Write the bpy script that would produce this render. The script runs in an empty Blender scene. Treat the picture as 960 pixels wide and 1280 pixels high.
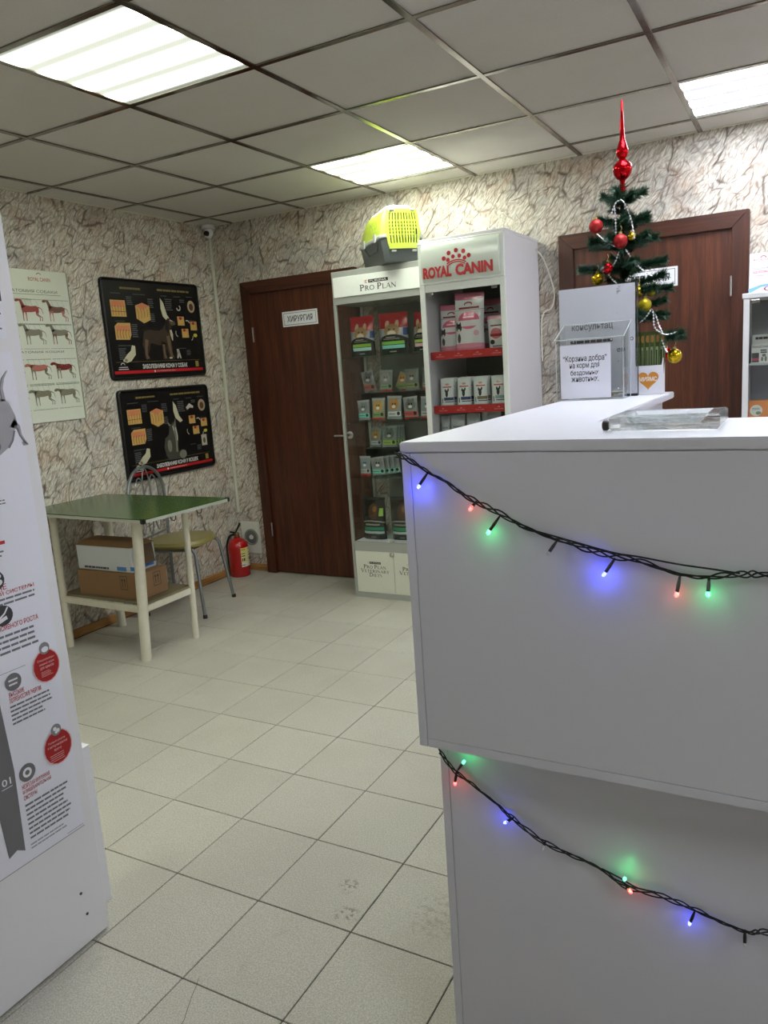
import bpy, bmesh, math, random
from mathutils import Vector, Matrix

random.seed(7)
S = bpy.context.scene
COL = S.collection

# ------------------------------------------------------------------ camera
CAMZ = 1.4258
cam_data = bpy.data.cameras.new('camera')
cam_data.sensor_fit = 'VERTICAL'
cam_data.sensor_height = 36.0
cam_data.lens = 958.0324 / 1280.0 * 36.0
cam_data.clip_start = 0.02
cam = bpy.data.objects.new('camera', cam_data)
COL.objects.link(cam)
right = Vector((0.877398186, 0.474865333, -0.068376447))
fwd = Vector((-0.47888357, 0.858224891, -0.184717519))
up = Vector((-0.029033577, 0.194815173, 0.980410169))
m = Matrix.Identity(4)
for r in range(3):
    m[r][0] = right[r]; m[r][1] = up[r]; m[r][2] = -fwd[r]
m[2][3] = CAMZ
cam.matrix_world = m
S.camera = cam

# ------------------------------------------------------------------ world and exposure
w = bpy.data.worlds.new('world'); S.world = w
w.use_nodes = True
w.node_tree.nodes['Background'].inputs[0].default_value = (0.5, 0.52, 0.55, 1)
w.node_tree.nodes['Background'].inputs[1].default_value = 0.3
S.view_settings.view_transform = 'Standard'
S.view_settings.look = 'None'
S.view_settings.gamma = 1.0
S.view_settings.use_curve_mapping = False
S.view_settings.exposure = 0.97
for k_, v_ in (('max_bounces', 8), ('diffuse_bounces', 4), ('glossy_bounces', 3), ('transmission_bounces', 6), ('transparent_max_bounces', 14)):
    setattr(S.cycles, k_, v_)
LAMP = 9.0                      # radiance of the ceiling light diffusers

# ------------------------------------------------------------------ materials
def srgb(r, g, b):
    f = lambda c: (c / 255.0) / 12.92 if c / 255.0 <= 0.04045 else ((c / 255.0 + 0.055) / 1.055) ** 2.4
    return (f(r), f(g), f(b), 1.0)

class NT:
    def __init__(s, name):
        s.m = bpy.data.materials.new(name); s.m.use_nodes = True
        s.t = s.m.node_tree
        s.b = s.t.nodes['Principled BSDF']; s.out = s.t.nodes['Material Output']
    def n(s, typ, **kw):
        nd = s.t.nodes.new(typ)
        for k, v in kw.items(): setattr(nd, k, v)
        return nd
    def l(s, a, b): s.t.links.new(a, b)
    def math(s, op, a, b=None, c=None, clamp=False):
        nd = s.n('ShaderNodeMath', operation=op, use_clamp=clamp)
        for i, v in enumerate((a, b, c)):
            if v is None: continue
            if isinstance(v, (int, float)): nd.inputs[i].default_value = v
            else: s.l(v, nd.inputs[i])
        return nd.outputs[0]
    def mix(s, fac, a, b, blend='MIX'):
        nd = s.n('ShaderNodeMix', data_type='RGBA', blend_type=blend)
        for k, v in ((0, fac), (6, a), (7, b)):
            if isinstance(v, (int, float)): nd.inputs[k].default_value = v
            elif isinstance(v, tuple): nd.inputs[k].default_value = v
            else: s.l(v, nd.inputs[k])
        return nd.outputs[2]
    def smooth(s, v, a, b, lo=0.0, hi=1.0):
        nd = s.n('ShaderNodeMapRange', interpolation_type='SMOOTHSTEP')
        s.l(v, nd.inputs[0])
        for i, x in enumerate((a, b, lo, hi)): nd.inputs[i + 1].default_value = x
        return nd.outputs[0]
    def noise(s, vec, scale, detail=2.0, rough=0.5, dist=0.0):
        nd = s.n('ShaderNodeTexNoise')
        if vec is not None: s.l(vec, nd.inputs['Vector'])
        nd.inputs['Scale'].default_value = scale; nd.inputs['Detail'].default_value = detail
        nd.inputs['Roughness'].default_value = rough; nd.inputs['Distortion'].default_value = dist
        return nd.outputs[0]
    def coord(s, kind='Object'): return s.n('ShaderNodeTexCoord').outputs[kind]
    def mapping(s, vec, scale=(1, 1, 1), rot=(0, 0, 0), loc=(0, 0, 0)):
        nd = s.n('ShaderNodeMapping'); s.l(vec, nd.inputs[0])
        nd.inputs[1].default_value = loc; nd.inputs[2].default_value = rot; nd.inputs[3].default_value = scale
        return nd.outputs[0]
    def bump(s, h, strength, dist):
        nd = s.n('ShaderNodeBump'); s.l(h, nd.inputs['Height'])
        nd.inputs['Strength'].default_value = strength; nd.inputs['Distance'].default_value = dist
        s.l(nd.outputs[0], s.b.inputs['Normal'])
    def set(s, **kw):
        for k, v in kw.items():
            k = k.replace('_', ' ').title() if k not in ('IOR',) else k
            s.b.inputs[k].default_value = v
        return s

MATS = {}
def plain(name, col, rough=0.5, metal=0.0, grain=0.04, gscale=60.0, coat=0.0, spec=0.5):
    """procedural paint / plastic / metal: flat colour with a fine grain"""
    if name in MATS: return MATS[name]
    t = NT(name)
    c = t.coord()
    n = t.noise(c, gscale, 3.0, 0.6)
    lo = tuple(max(0, x * (1 - grain)) for x in col[:3]) + (1,)
    hi = tuple(min(1, x * (1 + grain)) for x in col[:3]) + (1,)
    t.l(t.mix(n, lo, hi), t.b.inputs['Base Color'])
    t.b.inputs['Roughness'].default_value = rough; t.b.inputs['Metallic'].default_value = metal
    t.b.inputs['Specular IOR Level'].default_value = spec
    if coat: t.b.inputs['Coat Weight'].default_value = coat
    MATS[name] = t.m
    return t.m

def ink(r, g, b, rough=0.45):
    return plain('ink_%d_%d_%d' % (r, g, b), srgb(r, g, b), rough, grain=0.02)

def wallpaper(name, axis):
    t = NT(name)
    c = t.coord(); sp = t.n('ShaderNodeSeparateXYZ'); t.l(c, sp.inputs[0])
    cb = t.n('ShaderNodeCombineXYZ'); t.l(sp.outputs[axis], cb.inputs[0]); t.l(sp.outputs[2], cb.inputs[1])
    v = cb.outputs[0]
    wob = t.n('ShaderNodeTexNoise'); t.l(v, wob.inputs['Vector']); wob.inputs['Scale'].default_value = 9.0; wob.inputs['Detail'].default_value = 2.0
    wv = t.n('ShaderNodeVectorMath', operation='MULTIPLY_ADD'); t.l(wob.outputs['Color'], wv.inputs[0]); wv.inputs[1].default_value = (.05, .05, 0); t.l(v, wv.inputs[2])
    vw = wv.outputs[0]
    def crease(scale, ang, stretch, width, cover, seed, src=None):
        q = t.mapping(src or vw, rot=(0, 0, math.radians(ang)), loc=(seed, seed * 1.7, 0))
        q = t.mapping(q, scale=(1.0 / stretch, 1.0, 1.0))
        vo = t.n('ShaderNodeTexVoronoi', voronoi_dimensions='2D', feature='DISTANCE_TO_EDGE'); t.l(q, vo.inputs['Vector']); vo.inputs['Scale'].default_value = scale
        k = t.noise(t.mapping(v, loc=(seed * 3.1, seed, 4)), 11.0, 2.0)
        kk = t.smooth(k, cover, cover + 0.16)
        wd = t.math('MULTIPLY_ADD', k, width * 1.6, width * 0.2)
        line = t.math('SUBTRACT', 1.0, t.math('DIVIDE', vo.outputs['Distance'], wd), clamp=True)
        return t.math('MULTIPLY', line, kk)
    big = crease(6.2, -50, 3.0, 0.030, 0.42, 3.3)
    big2 = crease(5.0, -6, 3.0, 0.022, 0.50, 8.1)
    mid = crease(21, -46, 3.2, 0.075, 0.42, 12.7)
    mid2 = crease(18, -76, 2.6, 0.065, 0.46, 17.9)
    fine = crease(52, -50, 3.4, 0.15, 0.36, 23.3)
    q = t.mapping(t.mapping(vw, rot=(0, 0, math.radians(-52))), scale=(0.26, 1, 1))
    fib = t.noise(q, 110, 3.0, 0.65, 0.2)
    blot = t.noise(v, 6.0, 3.0, 0.55)
    blot2 = t.noise(t.mapping(v, loc=(5, 2, 1)), 4.5, 3.0, 0.6)
    grit = t.noise(v, 190, 2.0, 0.7)
    base = t.mix(t.smooth(fib, 0.36, 0.62), srgb(180, 173, 158), srgb(226, 221, 211))
    base = t.mix(t.math('MULTIPLY', t.smooth(blot, 0.50, 0.66), 0.40), base, srgb(180, 140, 112))
    base = t.mix(t.math('MULTIPLY', t.smooth(blot2, 0.50, 0.64), 0.45), base, srgb(160, 163, 162))
    base = t.mix(t.smooth(grit, 0.56, 0.74, 0, 0.35), base, srgb(140, 112, 88))
    base = t.mix(t.math('MULTIPLY', fine, 0.55), base, srgb(132, 106, 86))
    base = t.mix(t.math('MULTIPLY', mid, 0.75), base, srgb(106, 84, 70))
    base = t.mix(t.math('MULTIPLY', mid2, 0.7), base, srgb(116, 88, 70))
    base = t.mix(t.math('MULTIPLY', big2, 0.85), base, srgb(92, 74, 60))
    base = t.mix(t.math('MULTIPLY', big, 0.92), base, srgb(84, 66, 54))
    t.l(base, t.b.inputs['Base Color'])
    t.b.inputs['Roughness'].default_value = 0.42
    h = t.math('SUBTRACT', t.math('MULTIPLY', fib, 0.35), t.math('ADD', t.math('ADD', big, mid), t.math('ADD', t.math('MULTIPLY', mid2, 0.6), big2)))
    t.bump(h, 0.45, 0.005)
    return t.m

def wood(name, dark, mid, light, axis_scale=(14, 14, 0.7), rough=0.38):
    t = NT(name)
    c = t.coord()
    n = t.noise(t.mapping(c, scale=axis_scale), 2.2, 5.0, 0.6, 0.5)
    n2 = t.noise(t.mapping(c, scale=tuple(a * 6 for a in axis_scale)), 2.0, 3.0, 0.6)
    b = t.mix(t.smooth(n, 0.3, 0.7), dark, light)
    b = t.mix(t.smooth(n2, 0.35, 0.75, 0, 0.6), b, mid)
    t.l(b, t.b.inputs['Base Color'])
    t.b.inputs['Roughness'].default_value = rough
    return t.m

def tile_mat():
    t = NT('porcelain_tile')
    c = t.n('ShaderNodeNewGeometry').outputs['Position']
    info = t.n('ShaderNodeObjectInfo')
    sp = t.noise(c, 260, 2.0, 0.7)
    sp2 = t.noise(c, 620, 1.0, 0.5)
    cl = t.noise(c, 2.3, 4.0, 0.6)
    st = t.noise(c, 5.5, 5.0, 0.65, 0.4)
    b = t.mix(t.smooth(sp, 0.35, 0.68), srgb(168, 165, 154), srgb(206, 203, 192))
    b = t.mix(t.smooth(sp2, 0.58, 0.72, 0, 0.4), b, srgb(132, 128, 118))
    b = t.mix(t.smooth(cl, 0.35, 0.7, 0, 0.22), b, srgb(160, 152, 134))
    b = t.mix(t.smooth(st, 0.62, 0.74, 0, 0.16), b, srgb(118, 104, 82))
    for (sx, sy, rad, col, amt) in ((-1.038, 1.501, .045, srgb(112, 92, 62), .8), (-1.09, 1.603, .04, srgb(90, 82, 70), .7), (-.80, 1.60, .12, srgb(120, 108, 86), .4)):
        dv = t.n('ShaderNodeVectorMath', operation='DISTANCE'); t.l(c, dv.inputs[0]); dv.inputs[1].default_value = (sx, sy, 0)
        ms = t.math('MULTIPLY', t.smooth(dv.outputs['Value'], rad * .3, rad, amt, 0), t.smooth(t.noise(c, 60, 3.0, .6), .48, .6))
        b = t.mix(ms, b, col)
    rv = t.n('ShaderNodeMapRange'); t.l(info.outputs['Random'], rv.inputs[0]); rv.inputs[3].default_value = 0.0; rv.inputs[4].default_value = 0.14
    b = t.mix(rv.outputs[0], b, srgb(128, 124, 112))
    t.l(b, t.b.inputs['Base Color'])
    t.l(t.smooth(cl, 0.3, 0.7, 0.3, 0.46), t.b.inputs['Roughness'])
    t.b.inputs['Specular IOR Level'].default_value = 0.45
    return t.m

def ceiling_mat():
    t = NT('ceiling_board')
    c = t.n('ShaderNodeNewGeometry').outputs['Position']
    info = t.n('ShaderNodeObjectInfo')
    n = t.noise(c, 240, 2.0, 0.7); s2 = t.noise(c, 3.0, 3.0, 0.6)
    b = t.mix(n, srgb(196, 192, 186), srgb(212, 208, 203))
    b = t.mix(t.smooth(s2, 0.45, 0.75, 0, 0.25), b, srgb(190, 184, 172))
    rv = t.n('ShaderNodeMapRange'); t.l(info.outputs['Random'], rv.inputs[0]); rv.inputs[3].default_value = 0.0; rv.inputs[4].default_value = 0.2
    b = t.mix(rv.outputs[0], b, srgb(184, 178, 170))
    t.l(b, t.b.inputs['Base Color'])
    t.b.inputs['Roughness'].default_value = 0.8
    t.bump(n, 0.15, 0.001)
    return t.m

def diffuser_mat(name, tint, gain=1.0):
    """prismatic diffuser with four tubes glowing behind it (local x across the tubes)"""
    t = NT(name)
    sp = t.n('ShaderNodeSeparateXYZ'); t.l(t.coord(), sp.inputs[0])
    wv = t.math('COSINE', t.math('MULTIPLY', t.math('ADD', sp.outputs[1], 0.0), 2 * math.pi * 4 / 0.575))
    edge = t.math('ABSOLUTE', sp.outputs[1])
    band = t.math('MULTIPLY_ADD', t.math('POWER', t.smooth(wv, -1.0, 1.0, 1.0, 0.0), 1.6), 2.15, 0.045)
    rp = t.math('SINE', t.math('MULTIPLY', sp.outputs[0], 700.0))
    rp2 = t.math('SINE', t.math('MULTIPLY', sp.outputs[1], 700.0))
    pr = t.math('MULTIPLY_ADD', t.math('MULTIPLY', rp, rp2), 0.12, 1.0)
    st = t.math('MULTIPLY', t.math('MULTIPLY', band, pr), LAMP * gain)
    st = t.math('MULTIPLY', st, t.smooth(edge, 0.24, 0.285, 1.0, 0.3))
    t.b.inputs['Base Color'].default_value = (0.25, 0.25, 0.25, 1)
    t.b.inputs['Emission Color'].default_value = tint
    t.l(st, t.b.inputs['Emission Strength'])
    return t.m

def thin_glass(name, tint=(0.93, 0.97, 0.95, 1), refl=0.09, rough=0.02):
    t = NT(name)
    tr = t.n('ShaderNodeBsdfTransparent'); tr.inputs[0].default_value = tint
    gl = t.n('ShaderNodeBsdfGlossy'); gl.inputs['Roughness'].default_value = rough
    g = t.n('ShaderNodeNewGeometry'); dp = t.n('ShaderNodeVectorMath', operation='DOT_PRODUCT')
    t.l(g.outputs['Normal'], dp.inputs[0]); t.l(g.outputs['Incoming'], dp.inputs[1])
    cs = t.math('SUBTRACT', 1.0, t.math('ABSOLUTE', dp.outputs['Value']))
    n = t.noise(t.coord(), 4.0, 2.0)
    fac = t.math('ADD', t.math('MULTIPLY_ADD', t.math('POWER', cs, 5.0), 0.6, 0.025), t.math('MULTIPLY', n, refl * 0.1), clamp=True)
    mx = t.n('ShaderNodeMixShader'); t.l(fac, mx.inputs[0]); t.l(tr.outputs[0], mx.inputs[1]); t.l(gl.outputs[0], mx.inputs[2])
    t.l(mx.outputs[0], t.out.inputs[0])
    return t.m

def solid_glass(name, tint, thru=0.35):
    t = NT(name)
    t.b.inputs['Base Color'].default_value = tint
    t.b.inputs['Transmission Weight'].default_value = 1.0
    t.b.inputs['Roughness'].default_value = 0.04
    t.b.inputs['IOR'].default_value = 1.5
    n = t.noise(t.coord(), 55, 2.0); t.bump(n, 0.12, 0.002)
    tr = t.n('ShaderNodeBsdfTransparent'); tr.inputs[0].default_value = tint
    mx = t.n('ShaderNodeMixShader'); mx.inputs[0].default_value = thru
    t.l(t.b.outputs[0], mx.inputs[1]); t.l(tr.outputs[0], mx.inputs[2]); t.l(mx.outputs[0], t.out.inputs[0])
    return t.m

def print_mat(name, base, shapes, rough=0.3):
    """printed packaging: shapes in the object's generated x/z square. ('r',x0,x1,z0,z1,col) / ('e',cx,cz,rx,rz,col[,soft])"""
    if name in MATS: return MATS[name]
    t = NT(name)
    sp = t.n('ShaderNodeSeparateXYZ'); t.l(t.coord('Generated'), sp.inputs[0])
    x, z = sp.outputs[0], sp.outputs[2]
    crk = t.noise(t.coord('Object'), 70, 3.0)
    c = base
    for s in shapes:
        if s[0] == 'r':
            _, x0, x1, z0, z1, col = s
            a = t.math('LESS_THAN', t.math('ABSOLUTE', t.math('SUBTRACT', x, (x0 + x1) / 2)), (x1 - x0) / 2)
            b = t.math('LESS_THAN', t.math('ABSOLUTE', t.math('SUBTRACT', z, (z0 + z1) / 2)), (z1 - z0) / 2)
            f = t.math('MULTIPLY', a, b)
        else:
            cx, cz, rx, rz, col = s[1:6]; soft = s[6] if len(s) > 6 else 0.06
            dx = t.math('DIVIDE', t.math('SUBTRACT', x, cx), rx); dz = t.math('DIVIDE', t.math('SUBTRACT', z, cz), rz)
            d = t.math('ADD', t.math('MULTIPLY', dx, dx), t.math('MULTIPLY', dz, dz))
            f = t.smooth(d, 1 - soft, 1 + soft, 1, 0)
        c = t.mix(f, c, col)
    if not isinstance(c, tuple): t.l(c, t.b.inputs['Base Color'])
    else: t.b.inputs['Base Color'].default_value = c
    t.b.inputs['Roughness'].default_value = rough
    t.bump(crk, 0.25, 0.004)
    MATS[name] = t.m
    return t.m

def led_mat(name, col, strength):
    t = NT(name)
    t.b.inputs['Base Color'].default_value = (0.6, 0.6, 0.6, 1)
    t.b.inputs['Roughness'].default_value = 0.15
    n = t.noise(t.coord(), 900, 1.0)
    mixc = t.mix(t.smooth(n, 0.5, 0.62), col, tuple(min(1, c * 0.85 + 0.15) for c in col[:3]) + (1,))
    t.l(mixc, t.b.inputs['Emission Color'])
    t.b.inputs['Emission Strength'].default_value = strength
    return t.m

WHITE = plain('white_laminate', srgb(214, 215, 226), 0.34, grain=0.015, gscale=12)
WHITE2 = plain('white_melamine', srgb(222, 222, 226), 0.4, grain=0.015, gscale=10)
PAPER = plain('white_paper', srgb(224, 225, 236), 0.6, grain=0.012)
ENAMEL = plain('chipped_white_enamel', srgb(214, 210, 192), 0.38, grain=0.10, gscale=30)
ALU = plain('brushed_aluminium', srgb(176, 180, 174), 0.36, 0.35, 0.05)
CHROME = plain('chrome', (0.75, 0.75, 0.76, 1), 0.12, 1.0, 0.02)
RAILM = plain('ceiling_grid_metal', (0.27, 0.25, 0.22, 1), 0.16, 1.0, 0.5, 6)
BLACK = plain('black_plastic', srgb(16, 16, 17), 0.35)
GREYTUBE = plain('grey_powder_coat', srgb(128, 132, 134), 0.32, 0.5)
GLASS = thin_glass('cabinet_glass', (0.97, 0.985, 0.975, 1))
SHELFGLASS = thin_glass('shelf_glass', (0.80, 0.92, 0.86, 1), 0.2)
ACRYLIC = thin_glass('clear_acrylic', (0.975, 0.98, 0.98, 1), 0.25, 0.03)
DOORWOOD = wood('mahogany_laminate', srgb(62, 30, 17), srgb(50, 23, 13), srgb(98, 50, 29))
FRAMEWOOD = wood('dark_mahogany_frame', srgb(58, 27, 15), srgb(46, 20, 12), srgb(84, 42, 24))
FRAMEWOODX = wood('dark_mahogany_head', srgb(58, 27, 15), srgb(46, 20, 12), srgb(84, 42, 24), (0.7, 14, 14))
BASEWOOD = wood('oak_baseboard', srgb(150, 104, 56), srgb(120, 82, 44), srgb(186, 138, 82), (1.2, 1.2, 16), 0.5)

# ------------------------------------------------------------------ mesh helpers
class MB:
    def __init__(s): s.bm = bmesh.new()
    def hexa(s, a, b, bevel=0.0, seg=1):
        """frustum: a,b = (x0,x1,y0,y1,z) bottom and top rectangles"""
        vs = []
        for (x0, x1, y0, y1, z) in (a, b):
            for x, y in ((x0, y0), (x1, y0), (x1, y1), (x0, y1)): vs.append(s.bm.verts.new((x, y, z)))
        fs = [s.bm.faces.new([vs[i] for i in q]) for q in ((3, 2, 1, 0), (4, 5, 6, 7), (0, 1, 5, 4), (1, 2, 6, 5), (2, 3, 7, 6), (3, 0, 4, 7))]
        if bevel:
            es = list({e for f in fs for e in f.edges})
            bmesh.ops.bevel(s.bm, geom=es, offset=bevel, segments=seg, affect='EDGES', clamp_overlap=True)
        return s
    def box(s, x0, x1, y0, y1, z0, z1, bevel=0.0, seg=1):
        return s.hexa((x0, x1, y0, y1, z0), (x0, x1, y0, y1, z1), bevel, seg)
    def prism(s, pts, d, bevel=0.0):
        """pts: 3-D polygon, d: extrusion vector"""
        d = Vector(d)
        a = [s.bm.verts.new(p) for p in pts]; b = [s.bm.verts.new(Vector(p) + d) for p in pts]
        n = len(pts)
        fs = [s.bm.faces.new(a[::-1]), s.bm.faces.new(b)] + [s.bm.faces.new((a[i], a[(i + 1) % n], b[(i + 1) % n], b[i])) for i in range(n)]
        bmesh.ops.recalc_face_normals(s.bm, faces=fs)
        if bevel:
            bmesh.ops.bevel(s.bm, geom=list({e for f in fs for e in f.edges}), offset=bevel, segments=2, affect='EDGES', clamp_overlap=True)
        return s
    def poly(s, pts):
        s.bm.faces.new([s.bm.verts.new(p) for p in pts]); return s
    def tube(s, pts, r, n=8, caps=True, closed=False):
        pts = [Vector(p) for p in pts]
        rs = r if isinstance(r, (list, tuple)) else [r] * len(pts)
        rings = []; ref = None; N = len(pts)
        for i, p in enumerate(pts):
            if closed: t = (pts[(i + 1) % N] - pts[i - 1])
            else: t = pts[min(i + 1, N - 1)] - pts[max(i - 1, 0)]
            t.normalize()
            if ref is None:
                ref = Vector((0, 0, 1)) if abs(t.z) < 0.9 else Vector((1, 0, 0))
            u = ref - t * ref.dot(t)
            if u.length < 1e-6: u = t.orthogonal()
            u.normalize(); v = t.cross(u); ref = u
            rings.append([s.bm.verts.new(p + (u * math.cos(2 * math.pi * k / n) + v * math.sin(2 * math.pi * k / n)) * rs[i]) for k in range(n)])
        for i in range(N if closed else N - 1):
            a, b = rings[i], rings[(i + 1) % N]
            for k in range(n): s.bm.faces.new((a[k], a[(k + 1) % n], b[(k + 1) % n], b[k]))
        if caps and not closed:
            s.bm.faces.new(rings[0][::-1]); s.bm.faces.new(rings[-1])
        return s
    def lathe(s, prof, c=(0, 0, 0), n=20, axis='z'):
        """prof: (radius, height) list"""
        c = Vector(c)
        def P(r, h, a):
            x, y = r * math.cos(a), r * math.sin(a)
            return c + (Vector((x, y, h)) if axis == 'z' else Vector((x, h, y)) if axis == 'y' else Vector((h, x, y)))
        rings = []
        for r, h in prof:
            if r < 1e-6: rings.append([s.bm.verts.new(P(0, h, 0))])
            else: rings.append([s.bm.verts.new(P(r, h, 2 * math.pi * k / n)) for k in range(n)])
        fs = []
        for a, b in zip(rings, rings[1:]):
            for k in range(n):
                k2 = (k + 1) % n
                if len(a) == 1 and len(b) == 1: continue
                if len(a) == 1: fs.append(s.bm.faces.new((a[0], b[k2], b[k])))
                elif len(b) == 1: fs.append(s.bm.faces.new((a[k], a[k2], b[0])))
                else: fs.append(s.bm.faces.new((a[k], a[k2], b[k2], b[k])))
        if len(rings[0]) > 1: fs.append(s.bm.faces.new(rings[0][::-1]))
        if len(rings[-1]) > 1: fs.append(s.bm.faces.new(rings[-1]))
        bmesh.ops.recalc_face_normals(s.bm, faces=fs)
        return s
    def ball(s, c, r, u=14, v=9):
        return s.lathe([(r * math.sin(math.pi * i / v), -r * math.cos(math.pi * i / v)) for i in range(v + 1)], c, u)
    def xform(s, M):
        bmesh.ops.transform(s.bm, matrix=M, verts=s.bm.verts); return s
    def mesh(s, name, smooth=False, ang=40):
        me = bpy.data.meshes.new(name)
        s.bm.normal_update(); s.bm.to_mesh(me); s.bm.free()
        if smooth:
            for p in me.polygons: p.use_smooth = True
            try: me.set_sharp_from_angle(angle=math.radians(ang))
            except Exception: pass
        return me
    def build(s, name, mat, parent=None, smooth=False, local=False, ang=40):
        if parent is not None and not local: s.xform(Matrix.Translation(-wloc(parent)))
        me = s.mesh(name, smooth, ang)
        me.materials.append(mat)
        o = bpy.data.objects.new(name, me); COL.objects.link(o)
        if parent is not None: o.parent = parent
        return o

def wloc(o):
    v = Vector((0, 0, 0))
    while o is not None:
        v += o.location; o = o.parent
    return v

def tag(o, label=None, cat=None, group=None, kind=None):
    if label: o['label'] = label
    if cat: o['category'] = cat
    if group: o['group'] = group
    if kind: o['kind'] = kind
    return o

def thing(name, loc, label, cat, group=None, rotz=0.0):
    o = bpy.data.objects.new(name, None); COL.objects.link(o)
    o.empty_display_size = 0.05
    o.location = loc; o.rotation_euler = (0, 0, rotz)
    return tag(o, label, cat, group)

def struct(o): o['kind'] = 'structure'; return o

def copy_tree(o, parent=None):
    c = o.copy(); COL.objects.link(c)
    c.parent = parent
    for ch in o.children: copy_tree(ch, c)
    return c

_TXT = {}
def text_mesh(s, bold):
    """outline of a line of lettering as (verts, faces) normalised to the unit square, plus aspect"""
    k = (s, bold)
    if k in _TXT: return _TXT[k]
    cu = bpy.data.curves.new('t', 'FONT'); cu.body = s; cu.offset = bold; cu.resolution_u = 3
    ob = bpy.data.objects.new('t', cu); COL.objects.link(ob)
    bpy.context.view_layer.update()
    me = bpy.data.meshes.new_from_object(ob.evaluated_get(bpy.context.evaluated_depsgraph_get()))
    vs = [(v.co.x, v.co.y) for v in me.vertices]; fs = [tuple(p.vertices) for p in me.polygons]
    bpy.data.objects.remove(ob); bpy.data.curves.remove(cu); bpy.data.meshes.remove(me)
    x0 = min(v[0] for v in vs); x1 = max(v[0] for v in vs); y0 = min(v[1] for v in vs); y1 = max(v[1] for v in vs)
    _TXT[k] = ([((a - x0) / (x1 - x0), (b - y0) / (y1 - y0)) for a, b in vs], fs, (x1 - x0) / (y1 - y0))
    return _TXT[k]

class Canvas:
    """flat print on a plane: o origin, u right, v up, n towards the viewer. One mesh per colour/layer."""
    def __init__(s, o, u, v, n, eps=0.00012):
        s.o, s.u, s.v, s.n = Vector(o), Vector(u), Vector(v), Vector(n); s.L = []; s.eps = eps
    def P(s, a, b, k): return s.o + s.u * a + s.v * b + s.n * (s.eps * (k + 1))
    def layer(s, name, mat, split=False):
        """split: every shape drawn is a part of its own; else the layer is one part of small print"""
        s.L.append([name, mat, [[[], []]], split]); s.hold = False; return s
    def new(s):
        if s.L[-1][3] and not s.hold: s.L[-1][2].append([[], []])
        return s.L[-1][2][-1]
    def face(s, pts):
        V, F = s.new(); k = len(s.L); i = len(V)
        V += [s.P(a, b, k) for a, b in pts]; F.append(list(range(i, i + len(pts)))); return s
    def rect(s, a0, a1, b0, b1): return s.face([(a0, b0), (a1, b0), (a1, b1), (a0, b1)])
    def ell(s, a, b, ra, rb=None, n=18, rot=0.0):
        rb = rb or ra; c, d = math.cos(rot), math.sin(rot)
        P = [(math.cos(2 * math.pi * i / n) * ra, math.sin(2 * math.pi * i / n) * rb) for i in range(n)]
        return s.face([(a + x * c - y * d, b + x * d + y * c) for x, y in P])
    def cap(s, pts, w):
        """tapered stroke through pts; w width or list"""
        ws = w if isinstance(w, (list, tuple)) else [w] * len(pts)
        Lp, Rp = [], []
        for i, (x, y) in enumerate(pts):
            xa, ya = pts[max(0, i - 1)]; xb, yb = pts[min(len(pts) - 1, i + 1)]
            d = math.hypot(xb - xa, yb - ya) or 1; nx, ny = -(yb - ya) / d, (xb - xa) / d
            Lp.append((x + nx * ws[i] / 2, y + ny * ws[i] / 2)); Rp.append((x - nx * ws[i] / 2, y - ny * ws[i] / 2))
        s.new(); h = s.hold; s.hold = True
        for i in range(len(pts) - 1): s.face([Rp[i], Rp[i + 1], Lp[i + 1], Lp[i]])
        s.hold = h; return s
    def ring(s, a, b, r0, r1, a0=0, a1=360, n=20, sy=1.0):
        A = [math.radians(a0 + (a1 - a0) * i / n) for i in range(n + 1)]
        s.new(); h = s.hold; s.hold = True
        for p, q in zip(A, A[1:]):
            s.face([(a + math.cos(t) * r, b + math.sin(t) * r * sy) for t, r in ((p, r0), (p, r1), (q, r1), (q, r0))])
        s.hold = h; return s
    def text(s, body, a0, a1, b0, b1, bold=0.0):
        vs, fs, _ = text_mesh(body, bold)
        V, F = s.new(); k = len(s.L); i = len(V)
        V += [s.P(a0 + (a1 - a0) * x, b0 + (b1 - b0) * y, k) for x, y in vs]
        F += [[j + i for j in f] for f in fs]; return s
    def words(s, a0, a1, b0, b1, rows, rag=0.25, fill=0.42):
        """tiny unreadable type: rows of word-long dashes"""
        for r in range(rows):
            bb = b1 - (r + 0.5) * (b1 - b0) / rows; h = (b1 - b0) / rows * fill / 2
            end = a0 + (a1 - a0) * (1 - rag * random.random()); a = a0
            while a < end:
                wl = min((a1 - a0) * random.uniform(0.08, 0.2), end - a)
                s.rect(a, a + wl * 0.9, bb - h, bb + h); a += wl
        return s
    def build(s, parent):
        out = []
        pl = wloc(parent) if parent is not None else Vector((0, 0, 0))
        for name, mat, pieces, split in s.L:
            for V, F in pieces:
                if not F: continue
                me = bpy.data.meshes.new(name); me.from_pydata([tuple(v - pl) for v in V], [], F); me.materials.append(mat)
                o = bpy.data.objects.new(name, me); COL.objects.link(o); o.parent = parent; out.append(o)
                if not split and len(F) > 1: o['kind'] = 'stuff'
        return out

def back_canvas(x, y, z, eps=0.00012): return Canvas((x, y, z), (1, 0, 0), (0, 0, 1), (0, -1, 0), eps)
def left_canvas(x, y, z, eps=0.00012): return Canvas((x, y, z), (0, 1, 0), (0, 0, 1), (1, 0, 0), eps)

def rope(pts, n=6, per=6):
    """Catmull-Rom through pts"""
    P = [Vector(p) for p in pts]; P = [P[0] * 2 - P[1]] + P + [P[-1] * 2 - P[-2]]
    out = []
    for i in range(1, len(P) - 2):
        for k in range(per):
            t = k / per; a, b, c, d = P[i - 1:i + 3]
            out.append(0.5 * ((2 * b) + (c - a) * t + (2 * a - 5 * b + 4 * c - d) * t * t + (3 * b - a - 3 * c + d) * t ** 3))
    out.append(P[-2]); return out

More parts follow.
